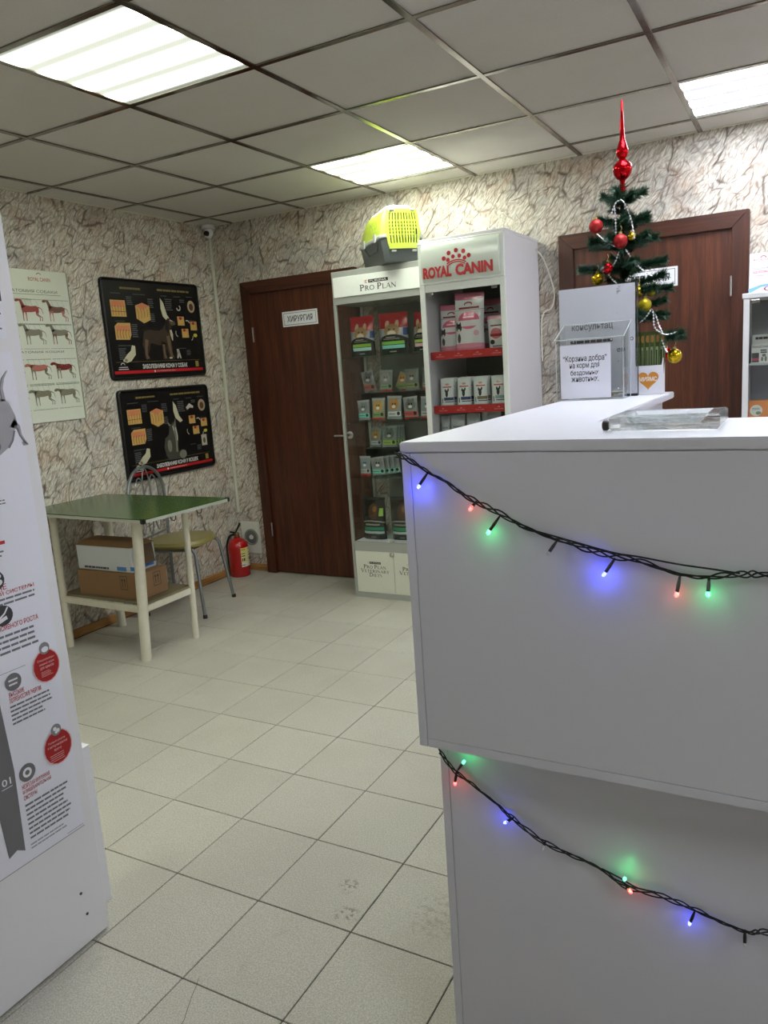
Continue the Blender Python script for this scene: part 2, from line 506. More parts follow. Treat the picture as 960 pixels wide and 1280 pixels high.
# ------------------------------------------------------------------ room shell
XL, XR, YB, YF, ZC = -3.71, 2.1, 4.415, -1.9, 2.477
T = 0.3; TX0, TY0 = -1.2938, 1.45
floor = struct(MB().box(XL - .05, XR + .05, YF - .05, YB + .05, -0.06, -0.004).build('floor', plain('dark_grout', srgb(70, 65, 55), 0.85)))
TILE = tile_mat()
tm = MB().box(-T / 2 + .0016, T / 2 - .0016, -T / 2 + .0016, T / 2 - .0016, -0.010, 0.0, 0.0012).mesh('tile'); tm.materials.append(TILE)
rest = MB()
for i in range(-9, 13):
    for j in range(-12, 12):
        x0, y0 = TX0 + i * T, TY0 + j * T
        x1, y1 = min(x0 + T, XR), min(y0 + T, YB); x0c, y0c = max(x0, XL), max(y0, YF)
        if x1 - x0c < .02 or y1 - y0c < .02: continue
        whole = x1 - x0c > T - .001 and y1 - y0c > T - .001
        if x0 < 0.25 and y0 > 0.2:
            if whole: o = bpy.data.objects.new('tile', tm)
            else:
                me = MB().box(x0c - x0 - T / 2 + .0016, x1 - x0 - T / 2 - .0016, y0c - y0 - T / 2 + .0016, y1 - y0 - T / 2 - .0016, -.010, 0, .0012).mesh('tile')
                me.materials.append(TILE); o = bpy.data.objects.new('tile', me)
            COL.objects.link(o); o.parent = floor; o.location = (x0 + T / 2, y0 + T / 2, random.uniform(-.0005, .0))
        else: rest.box(x0c + .0016, x1 - .0016, y0c + .0016, y1 - .0016, -.010, 0)
tag(rest.build('tile_field', TILE, floor), kind='stuff')
CRK = plain('dark_crack', srgb(96, 92, 82), .8)
ck = [(-1.256, 1.165), (-1.247, 1.150), (-1.231, 1.112), (-1.224, 1.098), (-1.202, 1.057), (-1.194, 1.03)]
kb = MB()
for (xa, ya), (xb, yb) in zip(ck, ck[1:]): kb.prism([(xa - .0008, ya, .0001), (xa + .0008, ya, .0001), (xb + .0008, yb, .0001), (xb - .0008, yb, .0001)], (0, 0, .0002))
kb.build('tile_crack', CRK, floor)

WPB = wallpaper('crinkled_wallpaper_back', 0); WPL = wallpaper('crinkled_wallpaper_left', 1)
struct(MB().box(XL - .1, XR + .1, YB, YB + .1, -.004, ZC).build('wall_back', WPB))
struct(MB().box(XL - .1, XL, YF, YB, -.004, ZC).build('wall_left', WPL))
struct(MB().box(XR, XR + .1, YF, YB, -.004, ZC).build('wall_right', WPL))
struct(MB().box(XL - .1, XR + .1, YF - .1, YF, -.004, ZC).build('wall_front', WPB))
struct(MB().box(XL, XL + .014, YF, YB, 0, .05, .003).build('baseboard_left', BASEWOOD))
struct(MB().box(XL + .014, -3.462, YB - .014, YB, 0, .05, .003).build('baseboard_back', BASEWOOD))
struct(MB().box(-2.53, -1.23, YB - .012, YB, 0, .05, .003).build('baseboard_back', BASEWOOD))

# ceiling: boards on a metal grid
G = 0.6; GX0, GY0 = -3.5024, 2.3579
ceil = struct(MB().box(XL - .1, XR + .1, YF - .1, YB + .1, ZC + .02, ZC + .08).build('ceiling', plain('plenum', srgb(120, 118, 112), 0.9)))
CB = ceiling_mat()
cm = MB().box(-.297, .297, -.297, .297, 0, .012).mesh('ceiling_panel'); cm.materials.append(CB)
LIGHTS = [(2, -1), (2, 2), (5, 2), (5, -1), (2, -4), (8, -1), (8, 2), (8, -4)]  # last entry is unseen, added to brighten the stand and counter front
for i in range(-1, 10):
    for j in range(-8, 4):
        x0, y0 = GX0 + i * G, GY0 + j * G
        a0, a1, b0, b1 = max(x0, XL), min(x0 + G, XR), max(y0, YF), min(y0 + G, YB)
        if a1 - a0 < .03 or b1 - b0 < .03 or (i, j) in LIGHTS: continue
        if a1 - a0 > G - .001 and b1 - b0 > G - .001: o = bpy.data.objects.new('ceiling_panel', cm)
        else:
            me = MB().box(a0 - x0 - .3 + .003, a1 - x0 - .3 - .003, b0 - y0 - .3 + .003, b1 - y0 - .3 - .003, 0, .012).mesh('ceiling_panel')
            me.materials.append(CB); o = bpy.data.objects.new('ceiling_panel', me)
        COL.objects.link(o); o.parent = ceil; o.location = (x0 + .3, y0 + .3, ZC)
for i in range(0, 10):
    x = GX0 + i * G
    if XL < x < XR: MB().box(x - .012, x + .012, YF, YB, ZC - .006, ZC - .0005, .001).build('grid_rail', RAILM, ceil)
for j in range(-7, 4):
    y = GY0 + j * G
    if YF < y < YB: MB().box(XL, XR, y - .0118, y + .0118, ZC - .0055, ZC - .0004, .001).build('grid_rail', RAILM, ceil)
MB().box(XL, XL + .02, YF, YB, ZC - .004, ZC, .001).build('edge_trim', ENAMEL, ceil)
MB().box(XL, XR, YB - .02, YB, ZC - .004, ZC, .001).build('edge_trim', ENAMEL, ceil)

# ceiling lights
DIFW = diffuser_mat('glowing_diffuser_warm', (0.95, 1.0, 0.85, 1)); DIFC = diffuser_mat('glowing_diffuser_cool', (0.88, 0.92, 1.0, 1), 1.1)
LLAB = {(2, -1): 'large square fluorescent ceiling light at the upper left, nearest the camera',
        (2, 2): 'square ceiling light in front of the back wall above the yellow pet carrier',
        (5, -1): 'square ceiling light above the reception counter, out of frame', (2, -4): 'square ceiling light behind the camera on the left, out of frame',
        (8, -1): 'square ceiling light right of the counter, out of frame', (8, 2): 'square ceiling light beside the back wall at right, out of frame', (8, -4): 'square ceiling light added behind the camera on the right, out of frame',
        (5, 2): 'square ceiling light at the upper right above the second brown door'}
for (i, j) in LIGHTS:
    x, y = GX0 + i * G + .3, GY0 + j * G + .3
    t = thing('ceiling_light', (x, y, ZC), LLAB.get((i, j), 'square ceiling light of the room outside the picture'), 'ceiling light', 'square ceiling lights')
    f = MB()
    f.box(-.297, .297, -.297, -.2875, -.003, .012).box(-.297, .297, .2875, .297, -.003, .012)
    f.box(-.297, -.2875, -.2875, .2875, -.003, .012).box(.2875, .297, -.2875, .2875, -.003, .012)
    f.build('frame', ENAMEL, t, local=True)
    MB().box(-.2875, .2875, -.2875, .2875, .0, .004).build('diffuser', DIFW if i == 2 else DIFC, t, local=True)
    MB().box(-.297, .297, -.297, .297, .0125, .0165).build('housing', ENAMEL, t, local=True)

# ------------------------------------------------------------------ doors
def door(n, x0, x1, top, sign, sx0, sx1, hinge):
    d = struct(MB().box(x0 + .075, x1 - .075, YB - .022, YB - .002, .006, top - .075).build('door_%d' % n, DOORWOOD))
    MB().prism([(x0, YB, 0), (x0 + .08, YB, 0), (x0 + .08, YB, top - .08), (x0, YB, top)], (0, -.045, 0), .003).build('frame_jamb', FRAMEWOOD, d)
    MB().prism([(x1 - .08, YB, 0), (x1, YB, 0), (x1, YB, top), (x1 - .08, YB, top - .08)], (0, -.045, 0), .003).build('frame_jamb', FRAMEWOOD, d)
    MB().prism([(x0 + .0815, YB, top - .08), (x1 - .0815, YB, top - .08), (x1 - .001, YB, top), (x0 + .001, YB, top)], (0, -.045, 0), .003).build('frame_head', FRAMEWOODX, d)
    hx = x0 + .081 if hinge < 0 else x1 - .081
    for hz in (.28, 1.66):
        MB().tube([(hx, YB - .046, hz), (hx, YB - .046, hz + .1)], .007, 8).build('hinge', CHROME, d, smooth=True)
    kx = x1 - .13 if hinge < 0 else x0 + .13
    h = MB(); h.lathe([(.026, 0), (.026, -.008)], (kx, YB - .022, 1.0), 14, 'y')
    h.tube([(kx, YB - .03, 1.0), (kx, YB - .062, 1.0), (kx - .1 * (-hinge), YB - .066, 1.0)], .008, 8)
    h.build('handle', CHROME, d, smooth=True)
    sg = MB().box(sx0, sx1, YB - .026, YB - .022, 1.741, 1.84, .001).build('sign_plate', plain('white_sign', srgb(226, 228, 232), .35), d)
    sg['label'] = 'white sign plate reading ' + sign
    c = back_canvas(sx0, YB - .026, 1.741); W, H = sx1 - sx0, .099
    c.layer('border', ink(28, 32, 52))
    for a in ((.012, W - .012, .010, .0125), (.012, W - .012, H - .0125, H - .010), (.012, .0145, .010, H - .010), (W - .0145, W - .012, .010, H - .010)): c.rect(*a)
    c.layer('lettering', ink(24, 28, 54)).text(sign, W * .14, W * .86, H * .3, H * .70, .012)
    for o in c.build(sg): pass
    return d
door(1, -3.455, -2.535, 2.066, 'ХИРУРГИЯ', -3.132, -2.848, -1)
door(2, -1.224, -.269, 2.070, 'ТЕРАПИЯ', -.889, -.605, 1)

# ------------------------------------------------------------------ reception counter
CT = thing('reception_counter', (0, 1.7, 0), 'white laminate reception counter with a tall overhanging upper front', 'counter')
ZT = 1.30
L = [(-.602, 1.147), (1.25, 1.147), (1.25, 1.452), (-.338, 1.452), (-.338, 2.385), (-.602, 2.385)]
MB().prism([(x, y, ZT - .018) for x, y in L], (0, 0, .018), .0022).build('worktop', WHITE, CT)
MB().box(-.600, -.584, 1.1485, 2.383, .746, ZT - .0188, .0008).build('side_panel', WHITE, CT)
MB().box(-.5832, 1.25, 1.1490, 1.165, .7627, ZT - .0188, .0008).build('front_panel', WHITE, CT)
MB().box(-.5832, 1.25, 1.1485, 1.44, .746, .7620, .0008).build('bottom_panel', WHITE, CT)
MB().box(-.386, -.370, 1.452, 2.383, .0, ZT - .0188, .0008).build('inner_panel', WHITE, CT)
MB().box(-.5832, -.387, 2.366, 2.382, .0, ZT - .0188, .0008).build('end_panel', WHITE, CT)
MB().box(-.595, -.579, 1.2195, 2.36, .0, .7455, .0008).build('lower_side_panel', WHITE, CT)
MB().box(-.5782, 1.25, 1.220, 1.236, .0, .7455, .0008).build('lower_front_panel', WHITE, CT)
MB().box(-.369, 1.25, 1.4245, 1.44, .7625, ZT - .0188, .0008).build('back_panel', WHITE, CT)
MB().box(-.369, 1.25, 1.25, 1.95, .735, .7455, .001).build('desk_shelf', WHITE, CT)

# ------------------------------------------------------------------ string lights on the counter
WIRE = plain('black_cable', srgb(14, 15, 15), .42)
LEDC = dict(blue=(.03, .05, 1, 1), red=(1, .02, .01, 1), green=(.01, 1, .25, 1), off=(.3, .3, .3, 1))
LEDM = {k: led_mat('led_' + k, v, 0.0 if k == 'off' else (5 if k == 'blue' else 3.5)) for k, v in LEDC.items()}
def garland(label, pts, extra, leds, plane, wx):
    t = thing('string_lights', (pts[0][0], plane, pts[0][1]), label, 'string lights', 'string lights on the counter front')
    base = rope([(x, plane - .006 - .004 * math.sin(i * 1.7), z) for i, (x, z) in enumerate(pts)], per=7)
    for k in range(3):
        q = []
        for i, p in enumerate(base):
            a = i * .55 + k * 2.1; s = .0022 + .0016 * math.sin(i * .21 + k)
            q.append(p + Vector((0, min(0.002, s * math.cos(a)) - .001, s * math.sin(a) * 1.4)))
        MB().tube(q, .0013, 6).build('wire', WIRE, t, smooth=True)
    if extra: MB().tube(rope([(x, plane - .006, z) for x, z in extra], per=7), .0014, 6).build('wire', WIRE, t, smooth=True)
    clip = MB()
    for x, z in wx: clip.prism([(x - .009, plane - .001, z - .004), (x + .011, plane - .001, z - .011), (x + .013, plane - .001, z - .005), (x - .006, plane - .001, z + .004)], (0, -.012, 0), .001)
    clip.build('clear_tape', ACRYLIC, t)
    for (lx, lz, col, ax, az) in leds:
        out = .017
        so = MB().tube([(ax, plane - .006, az), ((ax + lx) / 2, plane - .012, (az + lz) / 2), (lx + (ax - lx) * .12, plane - out, lz + (az - lz) * .12)], [.0016, .0028, .0026], 8).build('bulb_socket', WIRE, t, smooth=True)
        d = Vector((lx - ax, -.006, lz - az)).normalized()
        p = Vector((lx, plane - out, lz))
        b = MB().tube([p - d * .005, p - d * .002, p + d * .002, p + d * .0042], [.0022, .0029, .0029, .0012], 10).build('bulb', LEDM[col], so, smooth=True)
        if col != 'off':
            ld = bpy.data.lights.new('led_glow', 'POINT'); ld.color = LEDC[col][:3]; ld.shadow_soft_size = .004
            ld.energy = {'blue': .026 if plane < 1.2 else .010, 'green': .0065, 'red': .003}[col]
            lo = bpy.data.objects.new('led_glow', ld); COL.objects.link(lo)
            lo.parent = t; lo.location = p + d * .010 + Vector((0, -.002, 0)) - t.location
    return t
garland('black wire fairy lights strung across the upper counter front',
        [(-.606, 1.281), (-.583, 1.275), (-.55, 1.251), (-.515, 1.233), (-.474, 1.208), (-.433, 1.189), (-.387, 1.165), (-.342, 1.147), (-.299, 1.138), (-.257, 1.127), (-.21, 1.117), (-.154, 1.103), (-.111, 1.103), (-.069, 1.108), (-.039, 1.11), (.06, 1.118), (.2, 1.15)],
        [(-.394, 1.164), (-.33, 1.149), (-.251, 1.130), (-.21, 1.125), (-.154, 1.117), (-.111, 1.113), (-.074, 1.109)],
        [(-.561, 1.228, 'blue', -.548, 1.250), (-.47, 1.193, 'red', -.464, 1.203), (-.441, 1.155, 'green', -.425, 1.180), (-.344, 1.126, 'off', -.333, 1.144), (-.259, 1.098, 'blue', -.245, 1.121), (-.156, 1.075, 'red', -.153, 1.101), (-.114, 1.079, 'green', -.114, 1.102)],
        1.147, [(-.585, 1.279)])
garland('black wire fairy lights strung across the lower counter front',
        [(-.592, .706), (-.561, .674), (-.522, .644), (-.476, .614), (-.453, .601), (-.394, .567), (-.336, .549), (-.294, .537), (-.253, .521), (-.187, .517), (-.136, .502), (-.087, .494), (-.052, .494), (-.029, .499), (.06, .51), (.2, .55)],
        [(-.29, .539), (-.26, .530), (-.23, .519), (-.2, .520)],
        [(-.538, .698, 'green', -.556, .672), (-.558, .650, 'red', -.558, .671), (-.461, .593, 'blue', -.449, .599), (-.392, .559, 'off', -.390, .566), (-.249, .538, 'green', -.254, .524), (-.240, .517, 'red', -.252, .522), (-.144, .486, 'blue', -.138, .502), (-.061, .474, 'off', -.062, .493)],
        1.218, [])

# ------------------------------------------------------------------ display stand on the left
ST = thing('display_stand', (-1.64, .8, 0), 'tall white display stand carrying a printed puppy food poster', 'display stand')
XS = -1.602
MB().box(XS - .028, XS, .25, 1.202, .006, 2.05, .0015).build('front_panel', WHITE2, ST)
MB().box(-1.76, -1.690, .25, 1.290, .0, .473, .001).build('base_cabinet', WHITE2, ST)
MB().box(-1.689, XS - .0285, .27, 1.15, .0, 2.03, .001).build('back_box', WHITE2, ST)
for y, z in ((1.132, .151), (1.141, .086)):
    MB().lathe([(.004, 0), (.0035, .002), (0, .003)], (XS, y, z), 10, 'x').build('screw', plain('steel_screw', srgb(90, 88, 86), .4, .8), ST)
sheet = MB().box(XS + .0002, XS + .0016, .27, 1.172, .322, 1.520).build('poster', PAPER, ST)
sheet['label'] = 'pale poster with red headings and a grey dog photo'
c = left_canvas(XS + .0016, 0, 0)
RED = ink(176, 24, 34); GR = ink(108, 110, 116); DG = ink(52, 53, 58); LG = ink(150, 152, 158); DKRED = ink(160, 8, 18)
WH = ink(224, 224, 230); PINK = ink(222, 186, 190); GREYD = ink(108, 108, 112)
c.layer('photo_dog', ink(158, 157, 163))
c.face([(1.02, 1.40), (1.07, 1.43), (1.11, 1.425), (1.132, 1.416), (1.146, 1.405), (1.157, 1.376), (1.160, 1.354), (1.154, 1.346), (1.148, 1.342), (1.143, 1.322), (1.127, 1.304), (1.10, 1.288), (1.05, 1.275), (1.0, 1.28)])
c.cap([(1.146, 1.360), (1.160, 1.348), (1.163, 1.330), (1.174, 1.309)], [.022, .012, .008, .006]).face([(1.163, 1.313), (1.172, 1.317), (1.180, 1.308), (1.179, 1.305), (1.166, 1.305)])
c.cap([(1.133, 1.41), (1.132, 1.44), (1.141, 1.462), (1.154, 1.478)], [.012, .009, .006, .002])
c.face([(1.03, 1.405), (1.05, 1.275), (.98, 1.255), (.93, 1.262), (.90, 1.30), (.93, 1.345)])
c.ell(.885, 1.300, .036, .032).ell(.852, 1.286, .022, .014).cap([(.955, 1.275), (.90, 1.243), (.845, 1.240)], [.03, .018, .014]).cap([(.90, 1.325), (.905, 1.30), (.90, 1.272)], [.016, .022, .010])
c.layer('photo_shade', ink(112, 111, 118))
c.cap([(1.152, 1.352), (1.158, 1.344), (1.161, 1.330), (1.172, 1.311)], [.006, .006, .004, .004]).cap([(1.128, 1.304), (1.141, 1.320), (1.149, 1.342)], .005)
c.cap([(1.129, 1.415), (1.1285, 1.44), (1.137, 1.461), (1.151, 1.477)], [.004, .004, .003, .001]).ell(1.07, 1.31, .04, .02)
c.layer('small_print', GR)
c.words(1.02, 1.118, 1.178, 1.192, 2).words(.95, 1.080, 1.060, 1.088, 3).words(.95, 1.140, .948, .970, 2, .05).words(.95, 1.065, .936, .948, 1)
c.words(.98, 1.135, .834, .886, 4, .12).words(1.026, 1.144, .664, .716, 5, .35).words(1.022, 1.146, .372, .468, 8, .25, .42)
c.rect(.93, 1.081, .7945, .7955)
c.layer('fine_print', LG).words(1.02, 1.125, .348, .366, 2, .3).words(1.12, 1.17, .3275, .332, 1, .0)
c.rect(.27, 1.172, .3222, .3245)
c.layer('heading', RED)
c.text('РАЗВИТИЕ', .965, 1.066, .9865, 1.000, .01).text('ПИЩЕВАРИТЕЛЬНОЙ СИСТЕМЫ', .905, 1.136, .9715, .985, .01)
c.text('ПЕРИОД ИНТЕНСИВНОГО РОСТА', .945, 1.134, .8905, .905, .01)
c.text('ВЫСОКИЕ', 1.028, 1.068, .7345, .746, .01).text('ПОТРЕБНОСТИ В ЭНЕРГИИ', 1.027, 1.112, .720, .732, .01)
c.text('НЕЗРЕЛАЯ ИММУННАЯ', 1.022, 1.098, .504, .515, .01).text('И ПИЩЕВАРИТЕЛЬНАЯ', 1.022, 1.100, .490, .501, .01).text('СИСТЕМЫ', 1.022, 1.058, .476, .487, .01)
c.rect(1.02, 1.080, 1.090, 1.098)
c.layer('grey_arrow', GREYD).face([(.975, 1.0), (1.003, .725), (1.010, .56), (1.004, .357), (.984, .370), (.962, .361), (.94, .7), (.93, 1.0)])
c.layer('arrow_number', WH).text('01', .975, .998, .535, .552, .01).words(.972, 1.0, .527, .531, 1, 0)
c.layer('icon_disc', DG, True).ell(1.034, 1.012, .030, .026).ell(1.045, .928, .026, .024)
c.layer('icon_disc', GREYD, True).ell(1.044, .768, .021, .021).ell(1.041, .540, .022, .022)
c.layer('icon_mark', WH).ell(1.048, 1.020, .009, .006).ell(1.046, 1.006, .012, .008).cap([(1.028, .918), (1.05, .932), (1.06, .945)], .004).cap([(1.03, .915), (1.055, .922)], .009)
c.ring(1.041, .540, .006, .012).words(1.032, 1.057, .758, .778, 2)
c.layer('badge_rim', PINK, True).ell(1.135, .773, .0385, .0425).ell(1.132, .562, .0415, .0455)
c.layer('red_badge', DKRED, True).ell(1.135, .773, .0355, .0395).ell(1.132, .562, .0385, .0425)
c.layer('badge_disc', ink(128, 128, 130), True).ell(1.136, .817, .0145, .015).ell(1.133, .606, .0145, .015)
c.layer('badge_mark', WH).ell(1.137, .814, .0095, .007).ell(1.130, .609, .005, .005).ell(1.138, .603, .005, .005).ell(1.133, .600, .004, .004)
c.layer('badge_lettering', ink(232, 190, 190))
c.text('Специализиро-', 1.112, 1.160, .786, .793).text('ванный корм', 1.116, 1.157, .776, .783).text('для щенков', 1.117, 1.155, .766, .773)
c.words(1.118, 1.152, .747, .762, 4, .3, .25)
c.text('Полный рацион', 1.106, 1.154, .575, .582).text('к ветеринарному', 1.103, 1.160, .564, .571).text('врачу', 1.120, 1.141, .553, .560)
c.words(1.106, 1.156, .527, .548, 4, .3, .25)
c.build(sheet)
us = MB().box(XS + .0002, XS + .0016, .6, 1.168, 1.55, 1.715).build('notice_sheet', PAPER, ST)
c = left_canvas(XS + .0016, 0, 0)
c.layer('notice_print', ink(40, 40, 44)).rect(.9, 1.172 - .004, 1.632, 1.657).ell(1.166, 1.668, .004)
c.layer('notice_text', GR).words(.9, 1.163, 1.566, 1.61, 4, .1, .35)
c.build(us)

# ------------------------------------------------------------------ wall posters on the left wall
XW = XL
def skin_poster(name, label, y0, y1, z0, z1, title, animal):
    W, H = y1 - y0, z1 - z0
    t = thing(name, (XW, (y0 + y1) / 2, z0), label, 'poster', 'black framed skin posters')
    def rr(a0, a1, b0, b1, r, x):
        P = []
        for cx, cy, s in ((a1 - r, b0 + r, -90), (a1 - r, b1 - r, 0), (a0 + r, b1 - r, 90), (a0 + r, b0 + r, 180)):
            for k in range(5): P.append((x, cx + r * math.cos(math.radians(s + 22.5 * k)), cy + r * math.sin(math.radians(s + 22.5 * k))))
        return P
    MB().prism(rr(y0, y1, z0, z1, .03, XW + .001), (.010, 0, 0), .002).build('backing', plain('poster_black', srgb(20, 20, 20), .3), t)
    fr = MB(); e = .018
    fr.tube([tuple(p) for p in rr(y0 + e / 2, y1 - e / 2, z0 + e / 2, z1 - e / 2, .024, XW + .012)], .009, 8, closed=True)
    fr.build('frame', plain('black_frame', srgb(12, 12, 13), .3), t, smooth=True)
    c = left_canvas(XW + .0112, y0, z0)
    U = lambda a: a * W
    V = lambda b: b * H
    R = lambda a0, a1, b0, b1: c.rect(U(a0), U(a1), V(b0), V(b1))
    E = lambda a, b, ra, rb: c.ell(U(a), V(b), ra * W, rb * H)
    c.layer('gold_heading', ink(128, 112, 66)); c.words(U(.18), U(.38), V(.895), V(.915), 1, 0, 1); c.words(U(.55), U(.9), V(.90), V(.92), 1, 0, 1); R(.06, .94, .178, .181)
    c.layer('grey_text', ink(92, 94, 98))
    for a0, a1, b0, b1, n in ((.09, .2, .845, .858, 1), (.30, .43, .845, .858, 1), (.23, .29, .74, .83, 5), (.44, .50, .72, .82, 5), (.45, .50, .58, .67, 5), (.10, .2, .575, .588, 1), (.25, .31, .42, .56, 7), (.10, .24, .335, .348, 1), (.10, .17, .2, .32, 6),
                              (.58, .65, .845, .858, 1), (.62, .70, .70, .83, 6), (.72, .8, .845, .858, 1), (.78, .84, .79, .83, 2), (.86, .94, .85, .863, 1), (.72, .8, .30, .312, 1), (.80, .85, .23, .29, 4), (.86, .95, .60, .61, 1)):
        c.words(U(a0), U(a1), V(b0), V(b1), n, .2, .5)
    c.layer('skin_cube', ink(198, 160, 92), True); R(.075, .215, .625, .785); c.face([(U(.31), V(.74)), (U(.38), V(.77)), (U(.45), V(.74)), (U(.45), V(.60)), (U(.38), V(.565)), (U(.31), V(.61))])
    c.face([(U(.09), V(.40)), (U(.22), V(.40)), (U(.24), V(.45)), (U(.24), V(.565)), (U(.12), V(.565)), (U(.09), V(.53))])
    for a, b in ((.735, .55), (.875, .50), (.77, .42)): R(a, a + .075, b, b + .095)
    c.layer('skin_layer', ink(206, 128, 92), True); R(.085, .205, .72, .775); c.face([(U(.31), V(.74)), (U(.38), V(.77)), (U(.45), V(.74)), (U(.38), V(.70))]); R(.10, .23, .485, .54)
    for a, b in ((.735, .55), (.875, .50), (.77, .42)): R(a + .005, a + .07, b + .065, b + .092)
    c.layer('skin_vessel', ink(138, 66, 34))
    for k in range(5): c.cap([(U(.09 + .027 * k), V(.635)), (U(.095 + .025 * k), V(.68)), (U(.088 + .028 * k), V(.73))], .003)
    for k in range(4): c.cap([(U(.33 + .03 * k), V(.60 + .01 * k)), (U(.335 + .03 * k), V(.66)), (U(.325 + .033 * k), V(.71))], .003)
    for k in range(5): c.cap([(U(.11 + .027 * k), V(.41)), (U(.105 + .027 * k), V(.46)), (U(.115 + .027 * k), V(.50))], .004)
    R(.075, .215, .672, .678)
    for a, b in ((.77, .625), (.91, .575), (.80, .50)): c.ell(U(a), V(b), .012, .010)
    c.layer('yellow_dot', ink(200, 190, 60)); E(.92, .445, .022, .02)
    c.layer('bone_print', ink(196, 190, 164), True)
    c.cap([(U(.245), V(.34)), (U(.235), V(.27)), (U(.19), V(.22)), (U(.15), V(.19))], [.026, .045, .05, .03]).ell(U(.15), V(.195), .018, .010)
    c.face([(U(.57), V(.83)), (U(.60), V(.78)), (U(.625), V(.66)), (U(.66), V(.60)), (U(.63), V(.58)), (U(.58), V(.64)), (U(.565), V(.72))])
    c.layer('ring_print', ink(176, 154, 128), True); c.ell(U(.905), V(.755), .036, .040)
    c.layer('ring_core', ink(92, 68, 52)); c.ell(U(.905), V(.75), .020, .024)
    c.layer('white_arc', ink(186, 180, 170), True); c.ring(U(.84), V(.565), .020, .027, 20, 120, 8).ring(U(.73), V(.47), .022, .028, 150, 250, 8).ring(U(.86), V(.43), .022, .028, -70, 10, 8)
    if animal == 'dog':
        c.ring(U(.76), V(.735), .012, .020, 180, 420, 12)
        c.cap([(U(.70), V(.30)), (U(.705), V(.25)), (U(.69), V(.20))], [.02, .022, .012]).cap([(U(.705), V(.28)), (U(.725), V(.20))], [.02, .012])
        c.layer('dog_photo', ink(60, 48, 38), True)
        c.face([(U(a), V(b)) for a, b in ((.355, .44), (.37, .485), (.42, .50), (.47, .495), (.52, .49), (.56, .51), (.59, .56), (.605, .60), (.63, .625), (.66, .615), (.675, .60), (.705, .59), (.715, .57), (.70, .55), (.665, .54), (.65, .52), (.65, .46), (.635, .40), (.645, .32), (.64, .25), (.66, .215), (.65, .195), (.60, .195), (.595, .25), (.58, .31), (.555, .345), (.50, .34), (.44, .365), (.415, .36), (.405, .30), (.385, .25), (.40, .20), (.36, .195), (.345, .22), (.35, .29), (.335, .35))])
        c.face([(U(a), V(b)) for a, b in ((.53, .38), (.585, .36), (.575, .29), (.565, .24), (.59, .205), (.58, .19), (.53, .195), (.535, .27))])
        c.layer('dog_photo_tan', ink(104, 86, 66))
        c.cap([(U(.385), V(.40)), (U(.37), V(.32)), (U(.365), V(.25)), (U(.375), V(.205))], [.03, .022, .018, .026]).cap([(U(.61), V(.44)), (U(.615), V(.36)), (U(.62), V(.28)), (U(.63), V(.21))], [.03, .03, .022, .026]).cap([(U(.555), V(.35)), (U(.552), V(.28)), (U(.56), V(.205))], [.02, .016, .022])
        c.face([(U(a), V(b)) for a, b in ((.64, .60), (.675, .60), (.705, .585), (.71, .57), (.695, .555), (.66, .55), (.645, .57))])
        c.layer('dog_photo_ear', ink(34, 27, 22)).cap([(U(.625), V(.60)), (U(.612), V(.56)), (U(.61), V(.51)), (U(.618), V(.47))], [.018, .032, .034, .012]).ell(U(.708), V(.577), .008, .006)
        c.layer('dog_photo_white', ink(190, 180, 164)).cap([(U(.645), V(.50)), (U(.652), V(.45)), (U(.655), V(.39))], [.016, .024, .006]).cap([(U(.645), V(.605)), (U(.675), V(.592))], .006)
        R(.60, .63, .2, .215)
    else:
        c.cap([(U(.72), V(.73)), (U(.76), V(.765)), (U(.80), V(.74))], [.02, .03, .014])
        R(.86, .925, .27, .40)
        c.layer('cat_photo', ink(70, 70, 62), True)
        c.face([(U(a), V(b)) for a, b in ((.50, .55), (.545, .60), (.575, .52), (.575, .42), (.565, .33), (.575, .25), (.62, .27), (.66, .25), (.665, .19), (.6, .165), (.46, .17), (.43, .23), (.42, .33), (.44, .42), (.485, .46))])
        c.layer('cat_photo_grey', ink(120, 120, 108))
        c.face([(U(a), V(b)) for a, b in ((.535, .56), (.57, .575), (.58, .50), (.585, .42), (.572, .34), (.565, .25), (.545, .25), (.55, .34), (.55, .42), (.535, .50))])
        c.ell(U(.62), V(.21), .034, .028).ell(U(.48), V(.33), .02, .04)
        c.face([(U(.48), V(.61)), (U(.495), V(.555)), (U(.52), V(.56))]).face([(U(.575), V(.635)), (U(.545), V(.56)), (U(.575), V(.55))])
        c.layer('cat_photo_light', ink(196, 194, 180)).cap([(U(.565), V(.53)), (U(.575), V(.45)), (U(.572), V(.38))], .007).cap([(U(.535), V(.55)), (U(.545), V(.50))], .006)
        c.layer('dark_core', ink(100, 92, 60)).ell(U(.892), V(.33), .012, .02)
    c.layer('red_stripe', ink(188, 24, 34)); R(.035, .965, .062, .092)
    c.layer('title', ink(214, 214, 212)).text(title, U(.31), U(.79), V(.106), V(.152), .03)
    R(.075, .17, .105, .112); R(.08, .165, .125, .131); c.ring(U(.12), V(.14), .016, .02, 20, 160, 8); c.ell(U(.43), V(.077), .007)
    c.text('БОЛЕЗНИ КОЖИ' if False else title, U(.45), U(.65), V(.073), V(.082))
    c.layer('gold_emblem', ink(150, 130, 64)); R(.885, .92, .105, .165)
    c.build(t)
    return t
skin_poster('framed_poster', 'black framed poster with a spaniel, upper of the two skin posters', 3.362, 4.212, 1.458, 2.073, 'ЗАБОЛЕВАНИЯ КОЖИ У СОБАК', 'dog')
skin_poster('framed_poster', 'black framed poster with a sitting cat, lower skin poster behind the chair', 3.385, 4.205, .823, 1.400, 'ЗАБОЛЕВАНИЯ КОЖИ У КОШЕК', 'cat')

